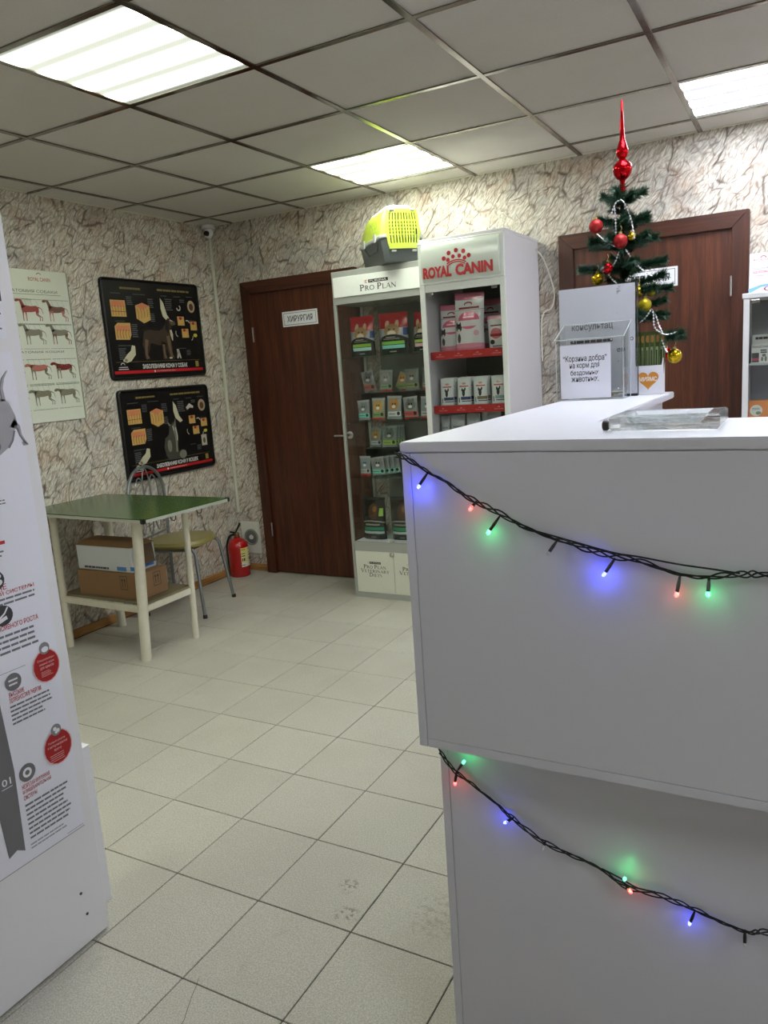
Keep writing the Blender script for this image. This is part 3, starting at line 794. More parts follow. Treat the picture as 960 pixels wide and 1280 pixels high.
t = thing('anatomy_poster', (XW, 2.8, 1.255), 'pale glossy anatomy chart of dogs and cats on the left wall', 'poster')
MB().box(XW + .0005, XW + .010, 2.42, 3.132, 1.255, 2.076, .0015).build('board', plain('glossy_pale_board', srgb(216, 220, 208), .18, grain=.02), t)
MB().box(XW + .0004, XW + .0125, 3.1325, 3.136, 1.255, 2.076).build('edge_strip', plain('board_edge', srgb(150, 158, 140), .3), t)
c = left_canvas(XW + .010, 2.42, 1.255)
H = .821; W = .712
c.layer('brand_lettering', ink(168, 42, 36)).text('ROYAL CANIN', .46, .60, .762, .782, .01).ring(.53, .792, .012, .016, 20, 160, 8)
c.layer('title', ink(70, 74, 66)).text('АНАТОМИЯ СОБАКИ', .30, .635, .700, .716).text('АНАТОМИЯ КОШКИ', .30, .625, .378, .390).rect(.35, .655, .690, .692)
def beast(c, a, b, s, col, col2, neck):
    c.layer('animal_print', col, True)
    c.cap([(a - .060 * s, b + .016), (a - .045 * s, b + .014), (a, b + .012), (a + .035 * s, b + .016), (a + .052 * s, b + .014)], [.020, .038, .032, .030, .016])
    c.cap([(a - .048 * s, b + .02), (a - .062 * s, b + .026 + neck), (a - .074 * s, b + .030 + neck)], [.024, .016, .014]).ell(a - .084 * s, b + .028 + neck, .015, .008, 12, .3)
    c.layer('animal_legs', col2)
    for dx, k in ((-.052, -.004), (-.038, .004), (.036, .018), (.046, .024)): c.cap([(a + dx * s, b + .006), (a + (dx + k * .7 if dx < 0 else dx - k * .2) * s, b - .016), (a + (dx + k) * s, b - .032), (a + (dx + k * .8) * s, b - .05)], [.014, .006, .004, .005])
    c.cap([(a + .050 * s, b + .024), (a + .070 * s, b + .014), (a + .078 * s, b - .012)], [.005, .004, .002])
rc_ = ink(150, 58, 50); bn = ink(112, 74, 60); gl = ink(126, 122, 104); lr = ink(176, 104, 94)
for a, b, q1, q2, nk in ((.45, .60, rc_, rc_, .03), (.62, .60, bn, lr, .03), (.45, .475, gl, gl, .025), (.62, .475, gl, bn, .025), (.28, .60, bn, gl, .03), (.28, .475, gl, gl, .03),
                         (.45, .285, lr, gl, .0), (.615, .285, ink(120, 32, 28), gl, .005), (.45, .145, gl, gl, .0), (.615, .145, gl, gl, .0), (.28, .285, gl, gl, 0), (.28, .145, gl, gl, 0)):
    beast(c, a, b, .95, q1, q2, nk)
c.layer('callouts', ink(150, 156, 142))
for bx in (.66, .53, .34, .20):
    for ax in (.28, .45, .62):
        for k in range(4): c.cap([(ax - .07 + .035 * k, bx), (ax - .06 + .035 * k, bx - .035)], .0015)
        c.words(ax - .08, ax + .08, bx, bx + .008, 1, 0, .5); c.words(ax - .08, ax + .08, bx - .132, bx - .126, 1, 0, .5)
c.build(t)

# ------------------------------------------------------------------ corner: cable trunk, security camera, vent, extinguisher
t = tag(MB().box(XL + .002, XL + .022, YB - .024, YB - .002, .44, 2.44, .003).build('cable_trunk', plain('ivory_plastic', srgb(206, 206, 190), .4)), 'thin white cable trunk running down the room corner', 'cable trunk')
t = thing('security_camera', (-3.66, 4.35, 2.43), 'small white dome security camera in the ceiling corner', 'security camera')
MB().lathe([(.0, ZC - .0065), (.045, ZC - .0065), (.045, ZC - .03), (.0, ZC - .03)][::-1], (-3.655, 4.345, 0), 18).build('mount', WHITE2, t, smooth=True)
MB().lathe([(0, 2.385), (.018, 2.389), (.031, 2.405), (.034, 2.425), (.03, 2.444), (0, 2.4465)], (-3.655, 4.345, 0), 18).build('head', WHITE2, t, smooth=True)
MB().lathe([(0, -.046), (.016, -.045), (.018, -.028), (0, -.02)], (-3.645, 4.345, 2.412), 14, 'y').build('lens', BLACK, t, smooth=True)

t = thing('wall_vent', (-3.605, YB, .13), 'white square wall vent with a round grey fan by the extinguisher', 'vent')
MB().box(-3.692, -3.520, YB - .014, YB - .001, .130, .371, .004, 2).build('cover_plate', plain('white_plastic', srgb(216, 216, 208), .4), t)
vr = MB()
vr.lathe([(.062, -.014), (.062, -.020), (.052, -.022), (.050, -.0145)], (-3.598, YB, .255), 28, 'y').build('fan_ring', plain('grey_plastic', srgb(140, 142, 136), .45), t, smooth=True)
MB().lathe([(.049, -.0145), (.049, -.016), (0, -.016)], (-3.598, YB, .255), 28, 'y').build('fan_disc', plain('dark_grey_plastic', srgb(104, 106, 100), .45), t, smooth=True)
MB().lathe([(.018, -.0162), (.016, -.024), (0, -.026)], (-3.598, YB, .255), 16, 'y').build('fan_hub', WHITE2, t, smooth=True)

EX, EY = -3.615, 4.255
t = thing('fire_extinguisher', (EX, EY, 0), 'red fire extinguisher standing on the floor in the corner', 'fire extinguisher')
MB().lathe([(0, 0), (.068, 0), (.074, .008), (.074, .215), (.068, .245), (.048, .268), (.022, .280), (.02, .292), (0, .292)], (EX, EY, 0), 28).build('cylinder', plain('red_gloss_paint', srgb(176, 14, 18), .25, grain=.04, coat=.3), t, smooth=True)
lab = MB(); pts = []
for k in range(9):
    a = math.radians(-38 + 8.5 * k); pts.append((EX + .0748 * math.cos(a), EY + .0748 * math.sin(a)))
for p, q in zip(pts, pts[1:]): lab.poly([(p[0], p[1], .075), (q[0], q[1], .075), (q[0], q[1], .215), (p[0], p[1], .215)])
lo = lab.build('label_sticker', print_mat('extinguisher_label', srgb(226, 216, 150), [('r', 0, 1, .0, .2, srgb(230, 230, 226)), ('r', .1, .9, .55, .6, srgb(70, 60, 40)), ('r', .1, .9, .68, .72, srgb(70, 60, 40)), ('r', .15, .45, .3, .46, srgb(160, 40, 30)), ('r', .55, .85, .3, .46, srgb(60, 70, 60)), ('r', .1, .8, .08, .12, srgb(60, 60, 60)), ('r', .05, .95, .85, .96, srgb(210, 180, 40))]), t)
MB().lathe([(0, .292), (.018, .292), (.018, .315), (.012, .322), (0, .322)], (EX, EY, 0), 14).build('valve', plain('brass_dull', srgb(110, 96, 60), .35, .8), t, smooth=True)
hd = MB(); hd.prism([(EX - .012, EY - .006, .322), (EX - .004, EY - .006, .318), (EX + .045, EY - .006, .385), (EX + .036, EY - .006, .398)], (0, .012, 0), .002)
hd.prism([(EX - .06, EY - .006, .318), (EX + .01, EY - .006, .312), (EX + .01, EY - .006, .322), (EX - .06, EY - .006, .328)], (0, .012, 0), .002).build('lever', BLACK, t)
MB().tube(rope([(EX - .018, EY, .305), (EX - .06, EY - .01, .29), (EX - .088, EY - .015, .22), (EX - .088, EY - .015, .1), (EX - .080, EY - .012, .02)]), .0085, 8).build('hose', BLACK, t, smooth=True)

# ------------------------------------------------------------------ examination table with boxes, chair
TB = thing('examination_table', (-3.2, 2.9, 0), 'white metal table with a green top and chipped legs', 'table')
top = [(-2.722, 2.552), (-2.700, 3.146), (-3.672, 3.166), (-3.690, 2.605)]
HT = .80
GREEN = plain('green_linoleum', srgb(56, 84, 40), .22, grain=.10, gscale=14)
MB().prism([(x, y, HT - .004) for x, y in top], (0, 0, .004), .001).build('table_top', GREEN, TB)
MB().prism([(x * .999 - .003, y, HT - .020) for x, y in top], (0, 0, .0155), .001).build('edge_frame', plain('pale_aluminium_edge', srgb(190, 194, 184), .35, .4), TB)
for cx, cy in ((-2.724, 2.556), (-2.704, 3.142)):
    MB().box(cx - .018, cx + .006, cy - .010, cy + .010, HT - .022, HT + .002, .003, 2).build('corner_cap', BLACK, TB)
for k in (.3, .62):
    x = -2.712; y = 2.56 + k * .58
    MB().tube([(x + .002, y - .018, HT - .020), (x + .004, y - .014, HT - .035), (x + .005, y, HT - .041), (x + .004, y + .014, HT - .035), (x + .002, y + .018, HT - .020)], .0028, 6).build('rope_hook', BLACK, TB, smooth=True)
legs = [((-3.010, 2.722, 0), (-2.918, 2.690, HT - .021), .027), ((-2.992, 3.082, 0), (-2.955, 3.07, HT - .021), .018), ((-3.612, 2.735, 0), (-3.585, 2.72, HT - .021), .021), ((-3.600, 3.100, 0), (-3.590, 3.09, HT - .021), .026)]
for a, b, r in legs:
    MB().tube([a, tuple((p * .5 + q * .5) for p, q in zip(a, b)), b], [r, r, r * .95], 14).build('leg', ENAMEL, TB, smooth=True)
def lerp(leg, z):
    a, b, _ = leg; k = z / b[2]; return Vector(a).lerp(Vector(b), k)
ZR = .265
for p, q in ((0, 2), (0, 1), (1, 3), (2, 3)):
    A, B = lerp(legs[p], ZR), lerp(legs[q], ZR); d = (B - A).normalized(); n = Vector((-d.y, d.x, 0)) * .012
    A += d * .015; B -= d * .015
    MB().prism([A - n, B - n, B + n, A + n], (0, 0, .034), .003).build('rail', ENAMEL, TB)
MB().box(-3.62, -2.975, 2.735, 3.075, ZR + .0345, ZR + .0465, .001).build('shelf', plain('brown_hardboard', srgb(122, 112, 84), .6), TB)
ZSF = ZR + .0467
KRAFT = plain('kraft_cardboard', srgb(140, 108, 74), .75, grain=.06, gscale=40)
WBOX = plain('white_cardboard', srgb(206, 210, 214), .6, grain=.02)
# lower brown carton
x0, x1, y0, y1, h = -3.50, -3.035, 2.762, 2.965, .140
t = thing('cardboard_box', ((x0 + x1) / 2, (y0 + y1) / 2, ZSF), 'brown cardboard box on the shelf under the green table', 'box')
MB().box(x0, x1, y0, y1, ZSF, ZSF + h, .003).build('carton', KRAFT, t)
c = back_canvas(x1 - .14, y0, ZSF + .05)
c.layer('arrow_marks', ink(40, 34, 28))
for a in (.0, .05): c.rect(a, a + .003, 0, .075)
c.rect(0, .05, 0, .003).rect(0, .053, .072, .075)
for a in (.016, .034): c.rect(a - .002, a + .002, .012, .05).face([(a - .008, .048), (a + .008, .048), (a, .064)])
c.build(t)
c = left_canvas(x1, y0 + .10, ZSF + .05)
c.layer('arrow_marks', ink(40, 34, 28))
for a in (.0, .05): c.rect(a, a + .003, 0, .075)
c.rect(0, .05, 0, .003).rect(0, .053, .072, .075)
for a in (.016, .034): c.rect(a - .002, a + .002, .012, .05).face([(a - .008, .048), (a + .008, .048), (a, .064)])
c.build(t)
# upper white carton with open brown flaps
z0 = ZSF + h + .001; h2 = .135; X0, X1, Y0, Y1 = -3.50, -3.085, 2.775, 2.945
t = thing('cardboard_box', ((X0 + X1) / 2, (Y0 + Y1) / 2, z0), 'white cardboard box with brown lid on top of the brown box', 'box')
MB().box(X0, X1, Y0, Y1, z0, z0 + h2, .003).build('carton', WBOX, t)
MB().hexa((X0 - .004, X1 + .004, Y0 - .004, Y1 + .004, z0 + h2 + .0005), (X0 + .03, X1 - .03, Y0 + .04, Y1 - .04, z0 + h2 + .026), .002).build('lid', KRAFT, t)
MB().prism([(X1 + .001, Y0 + .02, z0 + h2), (X1 + .001, Y1 - .02, z0 + h2), (X1 + .025, Y1 - .03, z0 + h2 - .10), (X1 + .025, Y0 + .03, z0 + h2 - .10)], (.003, 0, .001)).build('side_flap', plain('dark_kraft', srgb(86, 66, 46), .8), t)
c = back_canvas(X0, Y0, z0)
c.layer('blue_print', ink(70, 130, 196), True).rect(.30, .37, .008, .030).rect(.40, .45, .012, .034)
c.layer('black_print', ink(50, 52, 56)).words(.05, .24, .010, .022, 1, 0, .9)
c.build(t)
c = left_canvas(X1, Y0, z0)
c.layer('blue_print', ink(70, 130, 196), True).rect(.07, .155, .012, .036)
c.build(t)

# chair: local frame, +y = front of the seat
CH = thing('dining_chair', (-3.447, 3.522, 0), 'grey tubular chair with olive vinyl seat beside the green table', 'chair', rotz=math.radians(-74))
VINYL = plain('olive_vinyl', srgb(132, 122, 74), .35, grain=.05)
P = []
for k in range(28):
    a = 2 * math.pi * k / 28; e = 2.8
    P.append((.205 * math.copysign(abs(math.cos(a)) ** (2 / e), math.cos(a)), .2 * math.copysign(abs(math.sin(a)) ** (2 / e), math.sin(a))))
s = MB()
rings = [(.93, .425), (1.0, .432), (1.0, .445), (.93, .462), (.6, .470)]
vs = [[s.bm.verts.new((x * k, y * k, z)) for x, y in P] for k, z in rings]
for a, b in zip(vs, vs[1:]):
    for i in range(28): s.bm.faces.new((a[i], a[(i + 1) % 28], b[(i + 1) % 28], b[i]))
s.bm.faces.new(vs[-1]); s.bm.faces.new(vs[0][::-1])
s.build('seat', VINYL, CH, smooth=True, local=True)
MB().box(-.17, .17, -.16, .16, .412, .4248, .004).build('seat_board', plain('plywood', srgb(120, 92, 58), .6), CH, local=True)
r = .0105
for sx in (-1, 1):
    MB().tube([(sx * .165, .155, .418), (sx * .172, .175, .39), (sx * .215, .215, .012)], r, 10).build('leg', GREYTUBE, CH, smooth=True, local=True)
    MB().lathe([(.014, 0), (.014, .018), (.011, .022), (0, .022)], (sx * .2165, .2165, 0), 10).build('foot_cap', BLACK, CH, smooth=True, local=True)
    MB().lathe([(.014, 0), (.014, .018), (.011, .022), (0, .022)], (sx * .18, -.190, 0), 10).build('foot_cap', BLACK, CH, smooth=True, local=True)
    MB().tube([(sx * .18, -.190, .01), (sx * .175, -.180, .40), (sx * .172, -.178, .45)], r, 10).build('leg', GREYTUBE, CH, smooth=True, local=True)
arch = [(-.172, -.178, .45), (-.188, -.182, .60), (-.192, -.185, .75)]
for k in range(1, 12):
    a = math.pi - math.pi * k / 12; arch.append((.021 + .213 * math.cos(a), -.185 - .012 * math.sin(a), .75 + .17 * math.sin(a)))
arch += [(.234, -.185, .75), (.215, -.182, .60), (.172, -.178, .45)]
MB().tube(rope(arch, per=3), r, 10).build('back_frame', GREYTUBE, CH, smooth=True, local=True)
for cx, w_, h0, h1 in ((-.075, .062, .50, .86), (.110, .066, .50, .86), (.018, .055, .48, .91)):
    lp = []
    for k in range(25):
        a = 2 * math.pi * k / 24 - math.pi / 2
        z = (h0 + h1) / 2 + (h1 - h0) / 2 * math.sin(a)
        lp.append((cx * (1 - .35 * (z - h0)) + w_ * math.cos(a) * (0.55 + .45 * (z - h0) / (h1 - h0)), -.182 - .02 * max(0, z - .6), z))
    MB().tube(lp[:-1], .0042, 6, closed=True).build('back_loop', GREYTUBE, CH, smooth=True, local=True)
MB().tube([(-.17, -.180, .482), (.17, -.180, .482)], .007, 8).build('back_rail', GREYTUBE, CH, smooth=True, local=True)
MB().tube([(-.165, .15, .412), (-.165, -.17, .412), (.165, -.17, .412), (.165, .15, .412)], .009, 8).build('seat_frame', GREYTUBE, CH, smooth=True, local=True)
# ------------------------------------------------------------------ serif capitals for the cabinet lettering
def arc(cx, cy, rx, ry, a0, a1, n=10): return [(cx + rx * math.cos(math.radians(a0 + (a1 - a0) * i / n)), cy + ry * math.sin(math.radians(a0 + (a1 - a0) * i / n))) for i in range(n + 1)]
TK, TN = .15, .06
def bowl(cx, cy, rx, ry, a0, a1): return (arc(cx, cy, rx, ry, a0, a1), [TN + (TK - TN) * abs(math.cos(math.radians(a0 + (a1 - a0) * i / 10))) for i in range(11)])
GLY = {  # width, strokes (pts, widths), serifs (x0,x1,y)
 'P': (.62, [([(.16, 0), (.16, 1)], TK), bowl(.2, .73, .34, .25, 95, -95)], [(.02, .3, 0), (.02, .3, 1)]),
 'R': (.74, [([(.16, 0), (.16, 1)], TK), bowl(.2, .74, .33, .24, 95, -95), ([(.32, .5), (.68, .02)], TK * .85)], [(.02, .3, 0), (.02, .3, 1), (.6, .78, 0)]),
 'O': (.86, [bowl(.43, .5, .36, .48, 0, 360)], []),
 'L': (.6, [([(.16, 0), (.16, 1)], TK), ([(.16, .03), (.56, .03)], TN), ([(.56, 0), (.57, .2)], TN)], [(.02, .3, 0), (.02, .3, 1)]),
 'A': (.8, [([(.08, 0), (.4, 1)], TN), ([(.4, 1), (.72, 0)], TK), ([(.2, .36), (.6, .36)], TN)], [(0, .18, 0), (.6, .84, 0)]),
 'N': (.84, [([(.12, 0), (.12, 1)], TN), ([(.12, 1), (.72, 0)], TK), ([(.72, 0), (.72, 1)], TN)], [(0, .24, 0), (0, .2, 1), (.6, .84, 1)]),
 'V': (.78, [([(.1, 1), (.4, 0)], TK), ([(.4, 0), (.7, 1)], TN)], [(0, .24, 1), (.6, .8, 1)]),
 'E': (.6, [([(.16, 0), (.16, 1)], TK), ([(.16, .03), (.54, .03)], TN), ([(.16, .97), (.52, .97)], TN), ([(.16, .52), (.42, .52)], TN), ([(.54, 0), (.56, .18)], TN), ([(.52, 1), (.52, .82)], TN)], [(.02, .3, 0), (.02, .3, 1)]),
 'T': (.72, [([(.36, 0), (.36, 1)], TK), ([(.06, .97), (.66, .97)], TN), ([(.06, 1), (.05, .8)], TN), ([(.66, 1), (.67, .8)], TN)], [(.22, .5, 0)]),
 'I': (.34, [([(.17, 0), (.17, 1)], TK)], [(.03, .31, 0), (.03, .31, 1)]),
 'Y': (.76, [([(.1, 1), (.38, .45)], TK), ([(.68, 1), (.38, .45)], TN), ([(.38, .45), (.38, 0)], TK)], [(0, .22, 1), (.58, .78, 1), (.24, .52, 0)]),
 'D': (.82, [([(.16, 0), (.16, 1)], TK), bowl(.2, .5, .52, .48, 95, -95)], [(.02, .2, 0), (.02, .2, 1)]),
 'S': (.54, [(arc(.28, .74, .19, .23, 40, 270, 10)[:] + arc(.26, .27, .21, .24, 90, -140, 10), [TN] * 4 + [TK * .8] * 14 + [TN] * 4)], []),
 ' ': (.3, [], [])}
def serif(c, body, a0, a1, b0, h, cap=1.3):
    """small capitals; an upper-case letter after a space or at the start is taller"""
    sc = [(cap if ch.isupper() else 1.0) for ch in body]
    tot = sum(GLY[ch.upper()][0] * k + .06 for ch, k in zip(body, sc)); u = (a1 - a0) / tot; a = a0
    for ch, k in zip(body, sc):
        w_, st, sf = GLY[ch.upper()]; H_ = h * k / cap; U_ = u * k
        for pts, wd in st:
            P_ = [(a + x * U_, b0 + y * H_) for x, y in pts]; m_ = (U_ + H_) / 2
            c.cap(P_, [q * m_ for q in wd] if isinstance(wd, list) else wd * m_)
        for x0_, x1_, y_ in sf: c.rect(a + x0_ * U_, a + x1_ * U_, b0 + y_ * H_ - .022 * H_, b0 + y_ * H_ + .022 * H_)
        a += w_ * U_ + .06 * u

# ------------------------------------------------------------------ pet food packs
def pouch_mesh(w_, h_, d_, flat=False, seed=0):
    rnd = random.Random(seed); nx, nz = 8, 9
    b = MB()
    def th(x, z):
        e = max(0.0, 1 - abs(2 * x / w_) ** 3.2); u = z / h_
        prof = (.72 + .28 * math.sin(min(1, u / .45) * math.pi / 2)) * (1 - max(0, (u - .45) / .47) ** 1.7 if u < .92 else 0)
        return max(.0012, d_ / 2 * e ** .8 * max(0, prof) if u > .01 else d_ / 2 * e ** .5 * .72)
    F_, B_ = [], []
    jit = [[rnd.uniform(-.06, .06) * d_ for _ in range(nx + 1)] for _ in range(nz + 1)]
    for j in range(nz + 1):
        z = h_ * j / nz; fr, br = [], []
        for i in range(nx + 1):
            x = w_ * (i / nx - .5) * (1 - .05 * math.sin(math.pi * j / nz) + (.02 if j in (0, nz) else 0)); t_ = th(x * .999, z)
            q = jit[j][i] if 0 < i < nx and 0 < j < nz - 1 else 0
            fr.append(b.bm.verts.new((x, -t_ + q, z + (0.0 if j else .0)))); br.append(b.bm.verts.new((x, t_, z)))
        F_.append(fr); B_.append(br)
    for j in range(nz):
        for i in range(nx):
            b.bm.faces.new((F_[j][i], F_[j][i + 1], F_[j + 1][i + 1], F_[j + 1][i]))
            b.bm.faces.new((B_[j][i + 1], B_[j][i], B_[j + 1][i], B_[j + 1][i + 1]))
        b.bm.faces.new((B_[j][0], F_[j][0], F_[j + 1][0], B_[j + 1][0])); b.bm.faces.new((F_[j][nx], B_[j][nx], B_[j + 1][nx], F_[j + 1][nx]))
    for i in range(nx):
        b.bm.faces.new((F_[0][i + 1], F_[0][i], B_[0][i], B_[0][i + 1])); b.bm.faces.new((F_[nz][i], F_[nz][i + 1], B_[nz][i + 1], B_[nz][i]))
    return b
PK = [0]
def pack(name, x0, x1, z, h_, y, d_, mat, label, group, tilt=0.0, lean=0.0, turn=0.0):
    PK[0] += 1
    b = pouch_mesh(x1 - x0, h_, d_, seed=PK[0])
    M_ = Matrix.Rotation(math.radians(turn), 4, 'Z') @ Matrix.Rotation(math.radians(lean), 4, 'X') @ Matrix.Rotation(math.radians(tilt), 4, 'Y')
    b.xform(M_)
    zmin = min(v.co.z for v in b.bm.verts)
    b.xform(Matrix.Translation((0, 0, -zmin)))
    o = b.build(name, mat, smooth=True, ang=60); o.location = ((x0 + x1) / 2, y, z)
    return tag(o, label, 'pet food', group)
K = srgb
def drybag(name, g1, g2, pic=(150, 118, 84)):
    return print_mat(name, K(150, 152, 156), [('r', 0, 1, .66, 1, K(168, 24, 34)), ('e', .5, .70, .7, .08, K(168, 24, 34)), ('e', .34, .72, .07, .1, K(196, 160, 130)), ('e', .66, .72, .07, .1, K(196, 160, 130)),
        ('e', .5, .57, .26, .16, K(*pic), .3), ('e', .5, .50, .14, .07, K(206, 190, 168), .4), ('e', .42, .60, .03, .02, K(30, 26, 20)), ('e', .58, .60, .03, .02, K(30, 26, 20)), ('r', .86, .98, .44, .62, K(40, 70, 120)),
        ('e', .5, .22, .56, .26, K(18, 20, 22)), ('r', 0, 1, 0, .2, K(18, 24, 22)), ('r', .3, .62, .405, .42, K(150, 150, 150)), ('r', .22, .75, .36, .385, K(110, 104, 84)), ('r', .14, .88, .235, .31, K(*g1)), ('r', .14, .88, .14, .22, K(*g2)), ('r', .4, .62, .05, .075, K(140, 150, 140))], .25)
def wetpouch(name, lab, cat, strip=None, base=(128, 132, 132)):
    sh = [('r', 0, 1, .9, 1, K(150, 152, 152)), ('e', .5, .62, .32, .22, K(*cat), .35), ('e', .36, .8, .08, .1, K(*cat)), ('e', .64, .8, .08, .1, K(*cat)), ('e', .42, .66, .04, .04, K(24, 24, 22)), ('e', .58, .66, .04, .04, K(24, 24, 22)), ('e', .5, .54, .12, .06, K(206, 204, 198), .5),
          ('r', .1, .92, .14, .34, K(*lab)), ('e', .78, .25, .09, .08, K(40, 42, 40)), ('r', .16, .6, .22, .25, K(70, 76, 70))]
    if strip: sh.append(('r', 0, 1, 0, .1, K(*strip)))
    return print_mat(name, K(*base), sh, .22)
DB1 = drybag('bag_green_label', (130, 176, 60), (168, 206, 204)); DB2 = drybag('bag_teal_label', (120, 180, 70), (130, 200, 190)); DB3 = drybag('bag_pink_label', (160, 190, 90), (222, 176, 182))
WP = [wetpouch('pouch_salmon', (176, 96, 80), (84, 86, 88)), wetpouch('pouch_mint', (128, 160, 124), (150, 150, 148), (176, 60, 50)), wetpouch('pouch_olive', (150, 160, 100), (140, 136, 124)), wetpouch('pouch_grey', (168, 168, 166), (120, 132, 140), (170, 60, 52)),
      wetpouch('pouch_aqua', (110, 196, 176), (110, 114, 116)), wetpouch('pouch_ginger', (120, 150, 90), (176, 134, 70), (170, 52, 46), (142, 142, 118)), wetpouch('pouch_white', (190, 190, 192), (170, 120, 60)), wetpouch('pouch_red', (186, 78, 70), (96, 100, 98), (170, 52, 46)), wetpouch('pouch_lime', (150, 190, 60), (90, 94, 92))]
def darkbag(name, g):
    return print_mat(name, K(24, 27, 26), [('r', 0, 1, .93, 1, K(34, 44, 38)), ('e', .55, .66, .2, .18, K(74, 46, 24), .4), ('e', .6, .72, .08, .07, K(128, 92, 60), .5), ('r', .78, .92, .56, .74, K(150, 186, 80)), ('e', .5, .40, .44, .06, K(150, 150, 140), .15), ('e', .5, .37, .46, .06, K(22, 25, 24), .1), ('r', .2, .8, .34, .38, K(140, 138, 120)), ('r', .08, .92, .22, .30, K(*g)), ('r', .08, .92, .14, .2, K(180, 196, 190)), ('r', .4, .6, .04, .07, K(120, 124, 120))], .25)
DK1 = darkbag('dark_bag_teal', (40, 130, 104)); DK2 = darkbag('dark_bag_green', (52, 140, 96))

# ------------------------------------------------------------------ glass cabinet beside the first door
CX0, CX1, CY0, CY1 = -2.498, -1.902, 4.030, 4.366
CA = thing('display_cabinet', (-2.2, 4.2, 0), 'aluminium framed glass display cabinet beside the first door, pet carrier on top', 'cabinet')
DARKIN = plain('grey_back_panel', srgb(116, 122, 116), .6)
MB().box(CX0, CX1, CY0, CY1, .0, .032, .001).build('plinth', ALU, CA)
MB().box(CX0, CX1, CY0 + .006, CY1, .0325, .05).build('cabinet_floor', WHITE2, CA)
for x in (CX0, CX1 - .018):
    MB().box(x, x + .018, CY0, CY0 + .018, .0325, 1.81, .001).build('post', ALU, CA)
    MB().box(x, x + .018, CY1 - .018, CY1, .0505, 1.81, .001).build('post', ALU, CA)
MB().box(CX0 + .0185, CX1 - .0185, CY0 + .001, CY0 + .02, .305, .362, .001).build('middle_rail', ALU, CA)
MB().box(CX0 + .0185, CX1 - .0185, CY0 + .0205, CY1 - .0185, .345, .361).build('shelf_board', WHITE2, CA)
mid = -2.206
for k, (a, b) in enumerate(((CX0 + .020, mid - .0012), (mid + .0012, CX1 - .020))):
    d = MB().box(a, b, CY0 + .002, CY0 + .010, .036, .3035, .0008).build('lower_door', plain('cream_door', srgb(222, 224, 208), .35), CA)
    c = back_canvas(a, CY0 + .002, 0); wd = b - a
    c.layer('logo_block', ink(22, 22, 22)).rect(wd * .36, wd * .66, .222, .236)
    c.layer('logo_lettering', ink(214, 206, 190)).text('PURINA', wd * .38, wd * .64, .2245, .2335).rect(wd * .31, wd * .34, .222, .236)
    c.layer('lettering', ink(38, 38, 36))
    serif(c, 'Pro Plan', wd * .20, wd * .80, .192, .024); serif(c, 'Veterinary', wd * .12, wd * .88, .166, .023); serif(c, 'Diets', wd * .34, wd * .68, .140, .023)
    c.build(d)
lk = MB().box(mid - .020, mid + .010, CY0 - .010, CY0 + .0018, .276, .302, .003, 2).build('lock', CHROME, CA)
MB().lathe([(.008, -.0101), (.008, -.016), (0, -.017)], (mid - .005, CY0, .289), 12, 'y').build('lock_core', CHROME, lk, smooth=True)
MB().box(mid - .012, mid + .014, CY0 - .012, CY0 + .0005, .366, .388, .003, 2).build('lock', CHROME, CA)
for a, b, yy in ((CX0 + .0185, mid + .02, CY0 + .004), (mid - .02, CX1 - .0185, CY0 + .0115)):
    MB().box(a, b, yy, yy + .005, .364, 1.806).build('sliding_glass_door', GLASS, CA)
MB().box(CX0 + .003, CX0 + .008, CY0 + .019, CY1 - .0185, .364, 1.806).build('side_glass', GLASS, CA)
MB().box(CX1 - .008, CX1 - .003, CY0 + .019, CY1 - .0185, .364, 1.806).build('side_glass', GLASS, CA)
MB().box(CX0 + .12, CX1 - .0185, CY1 - .012, CY1 - .004, .364, 1.806).build('back_panel', DARKIN, CA)
SH = [1.500, 1.112, .768]
for z in SH:
    MB().box(CX0 + .010, CX1 - .010, CY0 + .030, CY1 - .020, z - .008, z, .001).build('glass_shelf', SHELFGLASS, CA)
    for x in (CX0 + .0185, CX1 - .0245): MB().box(x, x + .006, CY0 + .04, CY0 + .055, z - .014, z - .0085).build('shelf_peg', CHROME, CA)
hd = MB().box(CX0, CX1, CY0 + .001, CY1, 1.8105, 2.0, .002).build('header_box', ALU, CA)
sgn = MB().box(CX0 + .012, CX1 - .004, CY0 - .004, CY0 + .0008, 1.852, 1.966, .001).build('header_sign', plain('white_sign_panel', srgb(232, 236, 230), .3), CA)
c = back_canvas(0, CY0 - .004, 0)
c.layer('logo_block', ink(20, 20, 20)).rect(-2.245, -2.115, 1.914, 1.932)
c.layer('logo_mark', ink(196, 120, 84)).rect(-2.268, -2.262, 1.914, 1.932).rect(-2.259, -2.253, 1.914, 1.920).rect(-2.259, -2.253, 1.925, 1.932)
c.layer('logo_lettering', ink(224, 222, 216)).text('PURINA', -2.236, -2.124, 1.9175, 1.9285, .01)
c.layer('lettering', ink(30, 32, 30)); serif(c, 'Pro Plan', -2.305, -2.062, 1.873, .034)
c.build(sgn)
for x0, x1 in ((-2.46, -2.30), (-2.29, -2.11)):    # display risers carrying the upper pouch rows
    pass
def riser(x0, x1, z, zb, y0, y1, label):
    t = thing('display_riser', ((x0 + x1) / 2, (y0 + y1) / 2, zb), label, 'riser')
    m_ = plain('dark_riser', srgb(44, 48, 46), .5)
    MB().box(x0, x1, y0, y1, z - .004, z, .0008).build('top', m_, t)
    for x in (x0, x1 - .004): MB().box(x, x + .004, y0 + .002, y1, zb, z - .0042).build('side', m_, t)
    MB().box(x0 + .0045, x1 - .0045, y1 - .004, y1, zb, z - .0042).build('back', m_, t)
riser(-2.455, -1.93, 1.276, SH[1] + .0005, 4.205, 4.325, 'dark riser under the upper pouch row on the second shelf')
